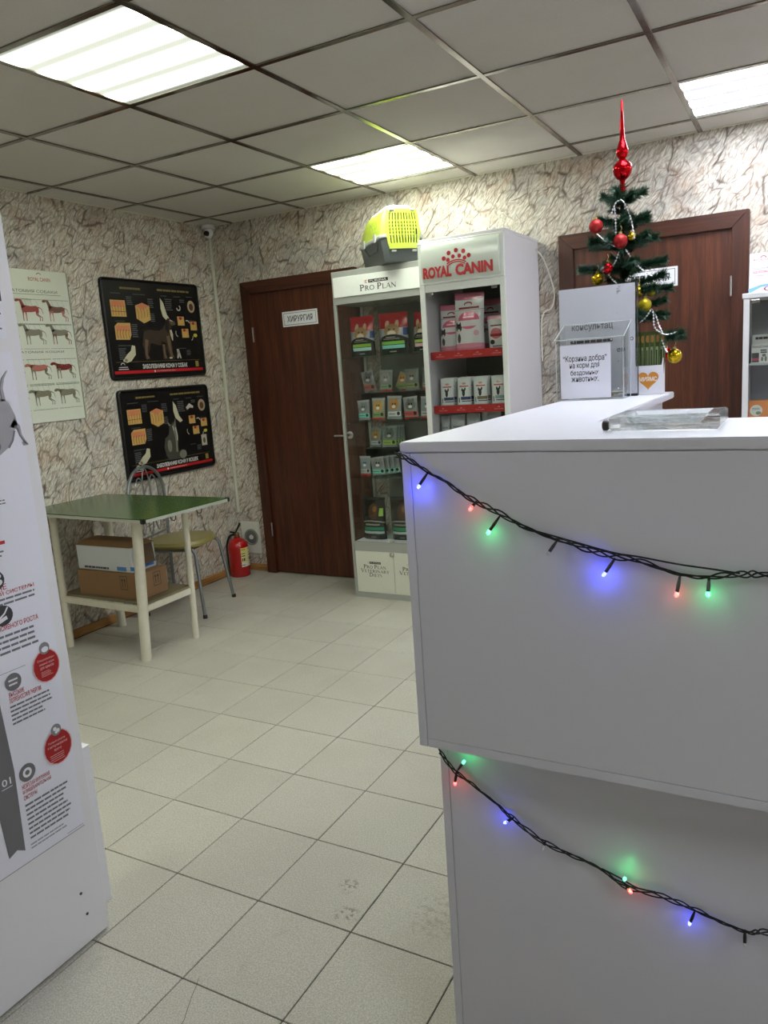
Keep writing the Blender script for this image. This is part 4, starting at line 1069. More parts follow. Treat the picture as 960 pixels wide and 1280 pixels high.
riser(-2.45, -2.20, .930, SH[2] + .0005, 4.205, 4.325, 'dark riser under the upper pouch row on the third shelf')

g = 'cat food bags on the top shelf'
pack('cat_food_bag', -2.462, -2.296, SH[0] + .001, .238, 4.150, .062, DB1, 'red-topped cat food bag, leftmost on the top shelf of the aluminium cabinet', g)
pack('cat_food_bag', -2.262, -2.066, SH[0] + .001, .240, 4.150, .070, DB2, 'red-topped cat food bag with a teal strip, middle of the top shelf', g)
pack('cat_food_bag', -2.046, -1.936, SH[0] + .001, .225, 4.165, .060, DB3, 'red-topped cat food bag with a pink strip on the aluminium cabinet top shelf', g, 4)
g = 'small pouches on the second shelf'
for x0, x1, h_, mt, tl, lab in ((-2.452, -2.365, .128, 0, -12, 'leaning grey pouch with salmon label, left end of the second shelf upper row'), (-2.345, -2.252, .132, 1, 2, 'grey pouch with mint label and red foot, second shelf upper row'),
                                (-2.160, -2.066, .130, 2, -2, 'grey pouch with olive label, second shelf upper row'), (-2.050, -1.960, .128, 3, 3, 'grey pouch with pale label and red foot, right end of second shelf upper row')):
    pack('food_pouch', x0, x1, 1.277, h_, 4.255, .022, WP[mt], lab, g, tl, -4)
pack('food_pouch', -2.242, -2.166, 1.277, .098, 4.262, .02, WP[5], 'ginger cat pouch slumped sideways, second shelf upper row', g, 24, -6)
for x0, x1, h_, mt, tl, lab in ((-2.440, -2.356, .122, 4, -3, 'pouch with aqua label, left end of the second shelf front row'), (-2.343, -2.254, .132, 5, 1, 'ginger cat pouch with red foot, second shelf front row'),
                                (-2.238, -2.140, .140, 6, 2, 'pouch with white label, second shelf front row'), (-2.118, -2.022, .128, 7, -5, 'pouch with red label, second shelf front row'), (-2.012, -1.925, .128, 3, 2, 'pouch with pale label, right end of second shelf front row')):
    pack('food_pouch', x0, x1, SH[1] + .001, h_, 4.135, .024, WP[mt], lab, g, tl, -4)
g = 'small pouches on the third shelf'
pack('food_pouch', -2.442, -2.362, .931, .118, 4.262, .024, WP[6], 'white-labelled pouch, left of the third shelf upper row', g, 3, -4)
for k in range(4):
    pack('food_pouch', -2.338 + .008 * k, -2.232 + .008 * k, .931, .132, 4.232 + .022 * k, .02, WP[8], ['front pouch with lime label in the upper stack on the third shelf', 'second pouch of the lime-labelled stack on the third shelf', 'third pouch of the lime-labelled stack on the third shelf', 'rear pouch of the lime-labelled stack on the third shelf'][k], g, -2, -5)
pack('food_pouch', -2.452, -2.374, SH[2] + .001, .122, 4.125, .024, WP[3], 'pale-labelled pouch, left of the third shelf front row', g, 0, -3)
for k in range(4):
    pack('food_pouch', -2.352 + .022 * k, -2.258 + .022 * k, SH[2] + .001, .112, 4.110 + .024 * k, .02, WP[4], ['front pouch with aqua label in the third shelf lower stack', 'second aqua-labelled pouch in the third shelf lower stack', 'third aqua-labelled pouch in the third shelf lower stack', 'rear aqua-labelled pouch in the third shelf lower stack'][k], g, -8, -3)
g = 'dark food bags at the cabinet bottom'
pack('dog_food_bag', -2.462, -2.300, .3615, .268, 4.135, .075, DK1, 'dark dog food bag with teal band, left on the bottom glass shelf', g, 1)
pack('dog_food_bag', -2.262, -2.095, .3615, .272, 4.150, .075, DK2, 'dark dog food bag with green band, beside the teal-banded bag', g, -1)
pack('dog_food_bag', -2.082, -1.93, .3615, .27, 4.150, .075, DK1, 'dark dog food bag at the right end of the bottom shelf', g)

# ------------------------------------------------------------------ tall white cabinet with the red crown sign
RX0, RX1, RY0, RY1, RZ = -1.826, -1.348, 3.844, 4.398, 2.072
RC = thing('display_cabinet', (-1.59, 4.1, 0), 'tall white display cabinet with a red crown sign behind the counter', 'cabinet')
SIDEW = plain('white_speckled_laminate', srgb(206, 204, 208), .4, grain=.04, gscale=120)
for x in (RX0, RX1 - .018): MB().box(x, x + .018, RY0 + .004, RY1, 0, RZ - .0185, .001).build('side_panel', SIDEW, RC)
MB().box(RX0, RX1, RY0, RY1, RZ - .018, RZ, .002).build('top_panel', SIDEW, RC)
MB().box(RX0 + .0185, RX1 - .0185, RY1 - .012, RY1 - .004, .06, RZ - .0185).build('back_panel', plain('grey_green_shade_back', srgb(104, 112, 104), .6), RC)  # shadow inside the cabinet is put into this panel's grey-green
MB().box(RX0 + .0185, RX1 - .0185, RY0 + .02, RY1 - .0125, 0, .08).build('plinth', SIDEW, RC)
WF = plain('white_frame', srgb(214, 218, 212), .35)
MB().box(RX0 + .0, RX0 + .030, RY0 - .014, RY0 + .0035, 0.02, 1.838, .002).build('front_stile', WF, RC)
MB().box(RX1 - .028, RX1 - .0, RY0 - .014, RY0 + .0035, 0.02, 1.838, .002).build('front_stile', WF, RC)
MB().box(RX0, RX1, RY0 - .014, RY0 + .0035, 1.8385, RZ - .0185, .003).build('sign_surround', WF, RC)
MB().box(RX0 + .0305, RX1 - .0285, RY0 - .010, RY0 + .0035, 1.800, 1.8375, .001).build('front_rail', WF, RC)
MB().box(RX0 + .0305, RX1 - .0285, RY0 - .009, RY0 - .004, .632, 1.7985).build('glass_door', GLASS, RC)
for a_, b_ in ((RX0 + .0305, -1.5875), (-1.5865, RX1 - .0285)): MB().box(a_, b_, RY0 - .010, RY0 + .003, .03, .628, .001).build('lower_door', WF, RC)
MB().box(RX0 + .0185, RX1 - .0185, RY0 + .02, RY1 - .0125, .60, .62).build('cabinet_floor', SIDEW, RC)
for x in (RX0 + .045, RX1 - .075): MB().box(x, x + .03, RY0 - .013, RY0 - .0095, 1.785, 1.798, .001).build('glass_clip', CHROME, RC)
# bulged sign
b = MB(); n = 10; A0, A1, Z0, Z1 = RX0 + .026, RX1 - .022, 1.850, 2.045
row = []
for j in range(n + 1):
    v = j / n; bul = .020 * (1 - (2 * v - 1) ** 2) ** .5
    row.append([b.bm.verts.new((x, RY0 - .0145 - bul, Z0 + (Z1 - Z0) * v)) for x in (A0, A1)])
bk = [[b.bm.verts.new((x, RY0 - .0142, z)) for x in (A0, A1)] for z in (Z0, Z1)]
for p, q in zip(row, row[1:]): b.bm.faces.new((p[0], p[1], q[1], q[0]))
b.bm.faces.new([r_[0] for r_ in row][::-1]); b.bm.faces.new([r_[1] for r_ in row])
sg = b.build('crown_sign', plain('pale_grey_sign', srgb(206, 214, 204), .2, grain=.01), RC, smooth=True, ang=50)
c = back_canvas(0, RY0 - .0345, 0, .0002)
CR = ink(176, 12, 26)
c.layer('lettering', CR)
c.text('ROYAL', -1.790, -1.628, 1.866, 1.924, .05).text('CANIN', -1.606, -1.402, 1.866, 1.924, .05)
c.layer('crown', CR, True)
for k in range(5):
    a = math.radians(153 - 31.5 * k); c.ell(-1.598 + .078 * math.cos(a), 1.939 + .060 * math.sin(a) - .008, .0115)
for k in range(4):
    a = math.radians(143 - 35.3 * k); c.ell(-1.598 + .058 * math.cos(a), 1.936 + .038 * math.sin(a) - .010, .0105)
c.ring(-1.598, 1.876, .068, .075, 50, 130, 14, .82).ring(-1.598, 1.876, .079, .087, 50, 130, 14, .82)
c.build(sg)
RSH = [1.483, 1.192, .93]
REDS = plain('red_shelf_strip', srgb(166, 22, 26), .35)
for z in RSH:
    sb = MB().box(RX0 + .0185, RX1 - .0185, RY0 + .045, RY1 - .0125, z - .016, z, .001).build('shelf', plain('grey_shelf', srgb(150, 154, 150), .5), RC)
    st = MB().box(RX0 + .0195, RX1 - .0195, RY0 + .040, RY0 + .0445, z - .036, z + .006, .0008).build('shelf_strip', REDS, RC)
    c = back_canvas(0, RY0 + .040, z - .015)
    c.layer('strip_lettering', ink(226, 178, 172))
    for k in range(4):
        x = RX0 + .075 + .108 * k; c.text('ROYAL CANIN', x - .024, x + .024, -.009, -.003).ring(x, .001, .004, .0065, 10, 170, 6)
    c.build(st)
g = 'packs on the crown cabinet upper shelf'
def kitten(name): return print_mat(name, K(206, 204, 204), [('r', 0, 1, .9, 1, K(186, 92, 116)), ('e', .5, .92, .6, .05, K(196, 110, 132)), ('e', .5, .80, .13, .04, K(150, 40, 50)), ('e', .5, .785, .10, .03, K(206, 204, 204)), ('r', .2, .84, .715, .75, K(130, 30, 40)), ('r', .06, .96, .695, .702, K(150, 60, 70)),
        ('e', .52, .52, .33, .15, K(206, 96, 124)), ('r', .1, .95, .42, .52, K(206, 204, 204)), ('r', .36, .7, .565, .585, K(236, 216, 220)), ('e', .2, .40, .11, .07, K(46, 38, 38)), ('e', .14, .45, .03, .05, K(46, 38, 38)), ('e', .27, .45, .03, .05, K(46, 38, 38)), ('e', .2, .35, .05, .03, K(206, 198, 190)), ('e', .2, .22, .06, .08, K(70, 62, 62), .4), ('e', .75, .3, .08, .05, K(206, 160, 170)), ('r', 0, 1, 0, .09, K(196, 110, 132)), ('e', .5, .09, .7, .04, K(204, 134, 150))], .16)
KB = kitten('kitten_bag')
pack('kitten_food_bag', -1.803, -1.658, RSH[0] + .001, .250, 4.008, .058, KB, 'white and pink kitten food bag, left and lower of two large ones', g, 3)
pack('kitten_food_bag', -1.680, -1.512, RSH[0] + .001, .298, 3.935, .066, KB, 'tallest white and pink kitten food bag in the crown cabinet', g, 2)
pack('kitten_food_bag', -1.495, -1.394, RSH[0] + .001, .172, 3.965, .048, print_mat('small_kitten_bag', K(206, 204, 204), [('r', 0, 1, .86, 1, K(196, 120, 140)), ('r', .2, .8, .66, .70, K(130, 60, 60)), ('e', .5, .45, .28, .16, K(200, 100, 110)), ('r', .2, .8, .36, .44, K(140, 40, 50)), ('e', .3, .2, .12, .07, K(60, 50, 50)), ('r', .3, .9, .05, .1, K(120, 130, 140))], .18), 'small kitten food bag at the right end of the crown cabinet shelf', g, -3)
pack('kitten_food_bag', -1.60, -1.46, RSH[0] + .001, .27, 4.10, .06, KB, 'white and pink kitten food bag standing behind the tallest one', g, 0)
g = 'pouches on the crown cabinet middle shelf'
def vet(name, bar): return print_mat(name, K(196, 200, 198), [('r', .2, .82, .66, .71, K(180, 90, 80)), ('e', .5, .78, .14, .04, K(190, 130, 120)), ('e', .5, .45, .10, .13, K(40, 44, 44)), ('e', .4, .56, .05, .06, K(40, 44, 44)), ('e', .6, .58, .05, .06, K(40, 44, 44)), ('r', .3, .95, .2, .31, K(*bar)), ('r', .36, .95, .13, .17, K(90, 94, 96)), ('r', .16, .22, .1, .28, K(50, 56, 64)), ('r', 0, 1, .0, .04, K(150, 156, 154))], .2)
for k, (x0, x1, bar, nm) in enumerate(((-1.784, -1.703, (58, 66, 96), 'slate'), (-1.684, -1.603, (58, 66, 104), 'navy'), (-1.588, -1.505, (120, 104, 76), 'tan'), (-1.484, -1.402, (128, 150, 160), 'pale blue'))):
    pack('food_pouch', x0, x1, RSH[1] + .001, .150, 3.935, .026, vet('vet_pouch_%s' % nm.replace(' ', '_'), bar), 'white cat pouch with a %s bar on the crown cabinet middle shelf' % nm, g, random.uniform(-1, 1), -3)
    pack('food_pouch', x0 + .004, x1 + .004, RSH[1] + .001, .152, 3.972, .026, vet('vet_pouch_%s' % nm.replace(' ', '_'), bar), 'white cat pouch standing behind the one with the %s bar' % nm, g, random.uniform(-1, 1), -3)
g = 'grey pouches on the crown cabinet lower shelf'
VG = print_mat('grey_pouch', K(150, 154, 156), [('r', .2, .82, .66, .71, K(110, 112, 116)), ('e', .5, .45, .10, .13, K(80, 84, 86)), ('r', .3, .95, .2, .31, K(100, 106, 116))], .25)
for x0, x1, h_, lab in ((-1.796, -1.742, .205, 'narrow grey pouch, leftmost on the crown cabinet lower shelf'), (-1.738, -1.650, .212, 'grey pouch second from left on the crown cabinet lower shelf'), (-1.640, -1.560, .215, 'grey pouch third from left on the crown cabinet lower shelf'), (-1.55, -1.44, .222, 'wide grey pouch, right on the crown cabinet lower shelf')):
    pack('food_pouch', x0, x1, RSH[2] + .001, h_, 3.94, .03, VG, lab, g, 0, -3)
# white cables
CABLE = plain('white_cable', srgb(222, 222, 208), .4)
pts = []
for k in range(44):
    a = 2 * math.pi * k / 20 ; r_ = .052 + .006 * math.sin(k * 1.3)
    pts.append((-1.50 + .0022 * k + r_ * math.cos(a), 4.12 + .012 * math.sin(k * .7), RZ + .0615 + r_ * math.sin(a)))
pts2 = [(-1.40, 4.15, RZ + .006), (-1.36, 4.25, RZ + .010), (-1.335, 4.38, RZ - .01), (-1.325, 4.385, 1.97), (-1.285, 4.39, 1.86), (-1.265, 4.392, 1.76), (-1.285, 4.39, 1.69), (-1.325, 4.385, 1.67), (-1.3415, 4.382, 1.60), (-1.3415, 4.382, 1.4)]
tag(MB().tube(rope(pts + pts2[:1], per=4), .004, 6).build('power_cable', CABLE, smooth=True), 'white power cable coiled on top of the tall white cabinet', 'cable')
pts3 = [(-1.3405, 4.34, RZ - .06)] + [(x + .006, y, z) for x, y, z in pts2[3:]]
tag(MB().tube(rope(pts3, per=4), .004, 6).build('power_cable', CABLE, smooth=True), 'white cable hanging down beside the tall white cabinet', 'cable')

# ------------------------------------------------------------------ pet carrier on the aluminium cabinet
PC = thing('pet_carrier', (-2.155, 4.165, 2.0005), 'lime and grey plastic pet carrier on top of the aluminium cabinet', 'pet carrier', rotz=math.radians(46))
LIME = plain('lime_plastic', srgb(170, 188, 66), .32, grain=.02); GRP = plain('grey_shell_plastic', srgb(92, 98, 98), .38, grain=.03); LGP = plain('light_grey_plastic', srgb(176, 180, 178), .35)
def shell(name, rings, mat):
    b = MB(); R_ = []
    for (hw, y0_, y1_, z, ch) in rings:
        R_.append([b.bm.verts.new(p + (z,)) for p in ((-hw + ch, y0_), (hw - ch, y0_), (hw, y0_ + ch), (hw, y1_ - ch), (hw - ch, y1_), (-hw + ch, y1_), (-hw, y1_ - ch), (-hw, y0_ + ch))])
    for p, q in zip(R_, R_[1:]):
        for i in range(8): b.bm.faces.new((p[i], p[(i + 1) % 8], q[(i + 1) % 8], q[i]))
    b.bm.faces.new(R_[0][::-1]); b.bm.faces.new(R_[-1])
    return b.build(name, mat, PC, smooth=True, local=True, ang=28)
shell('lower_tray', [(.098, -.205, .205, 0, .02), (.104, -.212, .212, .012, .025), (.124, -.222, .232, .128, .03)], GRP)
shell('seam_rim', [(.127, -.224, .236, .1285, .03), (.131, -.226, .24, .134, .03), (.131, -.226, .24, .146, .03), (.126, -.222, .234, .150, .03)], LGP)
shell('upper_shell', [(.123, -.220, .230, .1505, .03), (.112, -.214, .205, .215, .03), (.098, -.206, .175, .262, .028), (.078, -.196, .15, .290, .02)], LIME)
shell('roof_panel', [(.076, -.193, .147, .2905, .02), (.066, -.18, .13, .306, .018), (.045, -.16, .11, .309, .012)], plain('white_roof_plastic', srgb(226, 230, 214), .35))
MB().tube([(0, -.10, .307), (0, -.095, .322), (0, .04, .322), (0, .045, .307)], .008, 8).build('carry_handle', LGP, PC, smooth=True, local=True)
# slotted door on the front (-y) face
dr = MB(); DW, DH = .098, .21; z0 = .068; yy = -.2335
cols = 10; cw = 2 * (DW - .012) / cols
rowsz = [(.030, .072), (.080, .092), (.098, .110), (.116, .128), (.134, .146), (.154, .192)]
xs = [-DW]; 
for k in range(cols): xs += [-DW + .012 + cw * k + cw * .28, -DW + .012 + cw * k + cw * .72]
xs.append(DW); zs = [0.0]
for a, b_ in rowsz: zs += [a, b_]
zs.append(DH)
def warp(x, z): return (x * (1 - .14 * abs(2 * z / DH - 1) ** 3), yy - .010 * (1 - (x / DW) ** 2) + .012 * (z / DH), z0 + z)
cells = [(i, j) for i in range(len(xs) - 1) for j in range(len(zs) - 1) if not (i % 2 == 1 and j % 2 == 1)]
vv = {}
def gv(i, j, f):
    if (i, j, f) not in vv:
        p = warp(xs[i], zs[j]); vv[(i, j, f)] = dr.bm.verts.new((p[0], p[1] + (.007 if f else 0), p[2]))
    return vv[(i, j, f)]
S_ = set(cells)
for i, j in cells:
    dr.bm.faces.new((gv(i, j, 0), gv(i + 1, j, 0), gv(i + 1, j + 1, 0), gv(i, j + 1, 0))); dr.bm.faces.new((gv(i, j + 1, 1), gv(i + 1, j + 1, 1), gv(i + 1, j, 1), gv(i, j, 1)))
    for (di, dj, a, b_) in ((-1, 0, (i, j + 1), (i, j)), (1, 0, (i + 1, j), (i + 1, j + 1)), (0, -1, (i, j), (i + 1, j)), (0, 1, (i + 1, j + 1), (i, j + 1))):
        if (i + di, j + dj) not in S_: dr.bm.faces.new((gv(*a, 0), gv(*a, 1), gv(*b_, 1), gv(*b_, 0)))
bmesh.ops.recalc_face_normals(dr.bm, faces=list(dr.bm.faces))
drr = dr.build('door_grille', LIME, PC, local=True)
MB().box(.070, .078, -.2455, -.2385, .142, .172, .002).build('door_latch', BLACK, drr, local=True)
MB().box(-.088, .088, -.2225, -.2208, .075, .270).build('interior_shade_plate', plain('painted_carrier_shade', srgb(60, 72, 22), .6), PC, local=True)  # dark plate paints the shade inside, seen through the door slots
for sx, sz in ((-.06, .275), (.06, .275), (-.06, .058), (.06, .058)): MB().box(sx - .014, sx + .014, -.237, -.222, sz - .006, sz + .006, .003, 2).build('hinge_clip', LGP, PC, local=True)
for y in (-.12, .10): MB().box(-.138, -.1315, y - .02, y + .02, .118, .165, .003, 2).build('side_latch', LGP, PC, local=True)
for k in range(7): MB().tube([(-.1155, -.10 + .024 * k, .196), (-.1045, -.096 + .022 * k, .244)], .0026, 6).build('side_vent', plain('painted_vent_shade', srgb(120, 140, 30), .5), PC, smooth=True, local=True)  # slits drawn as darker lime strips, their inner shade put into the colour
MB().tube([(-.1215, -.14, .118), (-.1185, -.11, .075), (-.117, .06, .07), (-.1225, .12, .118)], .003, 6).build('tray_moulding', plain('dark_moulding', srgb(66, 70, 70), .4), PC, smooth=True, local=True)

# ------------------------------------------------------------------ low cabinet at the right with medicine boxes
DX0, DX1, DY0, DY1, DZ = -.268, .45, 4.050, 4.36, 1.648
DC = thing('low_display_cabinet', (.09, 4.2, 0), 'white cabinet with glass front at the right edge beside the second door', 'cabinet')
MB().box(DX0 - .006, DX1, DY0 - .008, DY1, DZ - .024, DZ, .002).build('top_panel', WHITE2, DC)
for x in (DX0, DX1 - .018): MB().box(x, x + .018, DY0, DY1, 0, DZ - .0245, .001).build('side_panel', WHITE2, DC)
MB().box(DX0, DX0 + .026, DY0 - .007, DY0 - .0005, .02, DZ - .0245, .001).build('front_stile', WHITE2, DC)
MB().box(DX0 + .0185, DX1 - .0185, DY1 - .01, DY1 - .002, .02, DZ - .0245).build('back_panel', plain('grey_inner_back', srgb(150, 152, 152), .6), DC)
for z in (1.325, 1.06, .6, .1): MB().box(DX0 + .0185, DX1 - .0185, DY0 + .02, DY1 - .0105, z - .010, z, .0008).build('shelf', plain('grey_inner_shelf', srgb(158, 160, 160), .5), DC)
MB().box(DX0 + .0265, DX1 - .02, DY0 - .006, DY0 - .001, .1, DZ - .026).build('glass_door', GLASS, DC)
MB().box(DX0 + .032, DX0 + .068, DY0 - .0095, DY0 - .0063, DZ - .045, DZ - .031, .001).build('glass_clip', CHROME, DC)
def mbox(x0, x1, y0, y1, z, h_, label, paint):
    t = thing('medicine_box', ((x0 + x1) / 2, (y0 + y1) / 2, z), label, 'box', 'medicine boxes in the right cabinet')
    MB().box(x0, x1, y0, y1, z, z + h_, .0008).build('carton', plain('white_carton', srgb(206, 206, 200), .45), t)
    c = back_canvas(x0, y0, z); paint(c, x1 - x0, h_); c.build(t)
def p1(c, W, H):
    c.layer('lettering', ink(50, 50, 52)).words(W * .1, W * .95, H * .82, H * .93, 1, 0, .8)
    c.layer('red_mark', ink(186, 60, 80), True).rect(0, W * .24, H * .52, H * .66)
    c.layer('animal_picture', ink(78, 52, 34)).ell(W * .24, H * .3, W * .08, H * .12).cap([(W * .25, H * .3), (W * .26, H * .52)], W * .06).ell(W * .48, H * .25, W * .07, H * .1).ell(W * .7, H * .22, W * .08, H * .06)
mbox(-.236, -.10, 4.19, 4.26, 1.3255, .132, 'white medicine box standing behind on the right cabinet shelf', p1)
def p2(c, W, H):
    c.layer('lettering', ink(36, 36, 38)).text('КотоСтоп', W * .05, W * .92, H * .80, H * .93, .02).words(W * .5, W * .9, H * .5, H * .72, 2, .2, .7)
    c.layer('dark_panel', ink(66, 66, 68)).rect(W * .02, W * .42, H * .04, H * .54)
    c.layer('red_mark', ink(176, 40, 70)).rect(W * .02, W * .42, H * .14, H * .26)
    c.layer('animal_picture', ink(110, 108, 100)).ell(W * .6, H * .2, W * .07, H * .12).ell(W * .8, H * .2, W * .07, H * .14).ell(W * .7, H * .4, W * .12, H * .08)
mbox(-.234, -.158, 4.115, 4.165, 1.3255, .076 + .012, 'small white medicine box with a dark panel at the shelf front', p2)
def p3(c, W, H):
    c.layer('dark_panel', ink(46, 48, 66)).rect(W * .05, W * .9, H * .06, H * .5); c.layer('lettering', ink(40, 40, 42)).words(W * .1, W * .9, H * .7, H * .9, 2, .2, .6)
mbox(-.138, -.06, 4.115, 4.165, 1.3255, .085, 'small white medicine box with a navy panel at the picture edge', p3)
t = thing('orange_box', (-.10, 4.12, 1.0605), 'flat orange box with a round white label low in the right cabinet', 'box')
MB().box(-.242, .05, 4.09, 4.18, 1.0605, 1.148, .001).build('carton', plain('orange_carton', srgb(206, 124, 50), .45), t)
c = back_canvas(-.242, 4.09, 1.0605)
c.layer('round_label', ink(214, 214, 206)).ell(.034, .042, .027); c.layer('label_mark', ink(110, 130, 96)).ell(.044, .030, .012, .008).words(.016, .052, .044, .056, 2, .1, .5)
c.build(t)
t = thing('leaflet_stand', (-.08, 4.16, DZ), 'white printed leaflet board standing on top of the right cabinet', 'sign')
MB().prism([(-.252, 4.130, DZ + .0005), (.15, 4.130, DZ + .0005), (.15, 4.150, DZ + .184), (-.252, 4.150, DZ + .184)], (0, .006, 0), .0008).build('board', PAPER, t)
MB().box(-.246, .14, 4.1365, 4.20, DZ + .0005, DZ + .004).build('foot', ACRYLIC, t)
c = Canvas((-.252, 4.130, DZ + .0005), (1, 0, 0), (0, .108, .994), (0, -.994, .108))
c.layer('brand_lettering', ink(172, 40, 52)).text('ROYAL CANIN', .018, .105, .148, .158, .01).ring(.058, .158, .010, .014, 10, 170, 8)
c.layer('heading_grey', ink(78, 82, 96)).text('ПОДДЕРЖИВАЕМ', .014, .13, .108, .118)
c.layer('heading_red', ink(190, 52, 58)).text('ЗДОРОВЬЕ', .014, .085, .090, .103, .01).text('С ПЕРВЫХ ДНЕЙ', .014, .105, .076, .086)
c.layer('blue_swoosh', ink(120, 170, 220)).cap([(0, .012), (.05, .032), (.12, .040), (.25, .040)], [.020, .012, .006, .003])
c.layer('crimson_ring', ink(150, 50, 96)).ring(.10, .018, .030, .038, 60, 300, 14, .35)
c.build(t)

# ------------------------------------------------------------------ things on the counter
t = thing('glass_tray', (-.195, 1.32, ZT), 'thick clear glass money tray on the counter worktop', 'tray')
b = MB(); a0, a1, b0, b1 = -.276, -.112, 1.252, 1.388; zb = ZT + .0008
TG = solid_glass('thick_glass', (.95, .985, .97, 1), .28)
R1 = [(a0, b0), (a1, b0), (a1, b1), (a0, b1)]
def inset(k): return [(a0 + k, b0 + k), (a1 - k, b0 + k), (a1 - k, b1 - k), (a0 + k, b1 - k)]
L_ = [[b.bm.verts.new((x, y, z)) for x, y in inset(k)] for k, z in ((.004, zb), (0, zb + .005), (0, zb + .020), (.003, zb + .023), (.020, zb + .023), (.030, zb + .010))]
for p, q in zip(L_, L_[1:]):
    for i in range(4): b.bm.faces.new((p[i], p[(i + 1) % 4], q[(i + 1) % 4], q[i]))
b.bm.faces.new(L_[0][::-1]); b.bm.faces.new(L_[-1])
b.build('glass_block', TG, t)
MB().lathe([(.006, -.001), (.0085, -.004), (.0085, -.010), (.005, -.012)], (a0 - .0005, 1.262, ZT + .0095), 12, 'x').build('suction_foot', plain('dark_rubber', srgb(50, 40, 38), .4), t, smooth=True)

# donation box
t = thing('donation_box', (-.515, 2.17, ZT), 'clear acrylic donation box with a printed paper on its front', 'donation box')
bx0, bx1, by0, by1 = -.608, -.428, 2.120, 2.215; z0 = ZT + .0008; zf, zk = ZT + .163, ZT + .203
MB().box(bx0, bx1, by0, by0 + .003, z0, zf).build('front_pane', ACRYLIC, t)
MB().box(bx0, bx1, by1 - .003, by1, z0, zk).build('back_pane', ACRYLIC, t)
for x in (bx0, bx1 - .003): MB().prism([(x, by0 + .0032, z0), (x, by1 - .0032, z0), (x, by1 - .0032, zk), (x, by0 + .0032, zf)], (.003, 0, 0)).build('side_pane', ACRYLIC, t)
MB().prism([(bx0 - .004, by0 - .004, zf + .0005), (bx1 + .004, by0 - .004, zf + .0005), (bx1 + .004, by1 + .004, zk + .0025), (bx0 - .004, by1 + .004, zk + .0025)], (0, 0, .003)).build('sloped_lid', ACRYLIC, t)
MB().box(bx0 + .0032, bx1 - .0032, by0 + .0032, by1 - .0032, z0, z0 + .003).build('base_pane', ACRYLIC, t)
EDG = plain('acrylic_edge', srgb(196, 204, 204), .2)
for p, q in (((bx0, by0, z0), (bx0, by0, zf)), ((bx1, by0, z0), (bx1, by0, zf)), ((bx1, by1, z0), (bx1, by1, zk)), ((bx0 - .003, by0 - .003, zf + .002), (bx1 + .003, by0 - .003, zf + .002)), ((bx1 + .003, by0 - .003, zf + .002), (bx1 + .003, by1 + .003, zk + .004)), ((bx0 - .003, by0 - .003, zf + .002), (bx0 - .003, by1 + .003, zk + .004)), ((bx0, by0, z0 + .001), (bx1, by0, z0 + .001)), ((bx0 - .003, by1 + .003, zk + .004), (bx1 + .003, by1 + .003, zk + .004))):
    MB().tube([p, q], .0012, 6).build('polished_edge', EDG, t)
for x, z in ((bx0 + .007, .03), (bx0 + .007, .1), (bx1 - .012, .03), (bx1 - .012, .1), (bx0 + .05, .158), (bx1 - .03, .158)): MB().lathe([(.0022, 0), (.002, -.002), (0, -.0026)], (x, by0, ZT + z), 8, 'y').build('screw', CHROME, t, smooth=True)
pp = MB().box(-.596, -.460, by0 - .0012, by0 - .0004, ZT + .006, ZT + .150).build('paper_notice', PAPER, t)
c = back_canvas(-.596, by0 - .0012, ZT + .006)
c.layer('lettering', ink(44, 44, 50))
c.text('“Корзина добра”', .008, .126, .096, .116, .012).text('на корм для', .026, .106, .078, .094, .012).text('бездомных', .028, .104, .060, .0765, .012).text('животных.', .030, .104, .045, .0575, .012)
c.build(pp)
random.seed(11)
for k, (r0, nm) in enumerate((((96, 92, 70), 'greenish'), ((120, 110, 84), 'tan'), ((150, 150, 140), 'pale'))):
    x = -.50 + .022 * k
    tag(MB().prism([(x - .05, 2.135 + .012 * k, z0 + .0036 + .005 * k), (x + .02, 2.130 + .012 * k, z0 + .0036 + .005 * k), (x + .026, 2.165 + .012 * k, z0 + .0042 + .005 * k), (x - .044, 2.17 + .012 * k, z0 + .0042 + .005 * k)], (0, 0, .0035), .0006).build('banknote', plain('banknote_' + nm, srgb(*r0), .7)), 'folded %s banknote inside the clear donation box' % nm, 'banknote', 'banknotes in the donation box')

# paper holder
t = thing('paper_holder', (-.52, 2.24, ZT), 'tall upright white paper notice in a clear holder on the counter', 'sign holder')
pp = MB().box(-.628, -.418, 2.2365, 2.2380, ZT + .006, ZT + .307).build('paper_sheet', PAPER, t)
MB().box(-.631, -.412, 2.2330, 2.2360, ZT + .0008, ZT + .310).build('front_pane', ACRYLIC, t)
MB().box(-.631, -.412, 2.2385, 2.2410, ZT + .0008, ZT + .310).build('back_pane', ACRYLIC, t)
MB().box(-.4125, -.4105, 2.2325, 2.2415, ZT + .002, ZT + .310).build('side_edge', plain('dark_acrylic_edge', srgb(70, 76, 80), .25), t)
MB().box(-.628, -.4125, 2.2415, 2.258, ZT + .0008, ZT + .004).build('foot', ACRYLIC, t)
MB().box(-.440, -.411, 2.2285, 2.2325, ZT + .0008, ZT + .008, .001).build('clip', BLACK, t)
c = back_canvas(-.628, 2.2365, ZT + .006, .0003)
c.layer('lettering', ink(48, 48, 54)).text('консультац', .035, .150, .180, .199, .01).text('о', .196, .205, .147, .157, .01).text('ен', .160, .182, .118, .129, .01).words(.03, .150, .148, .157, 1, 0, .9)
c.build(pp)

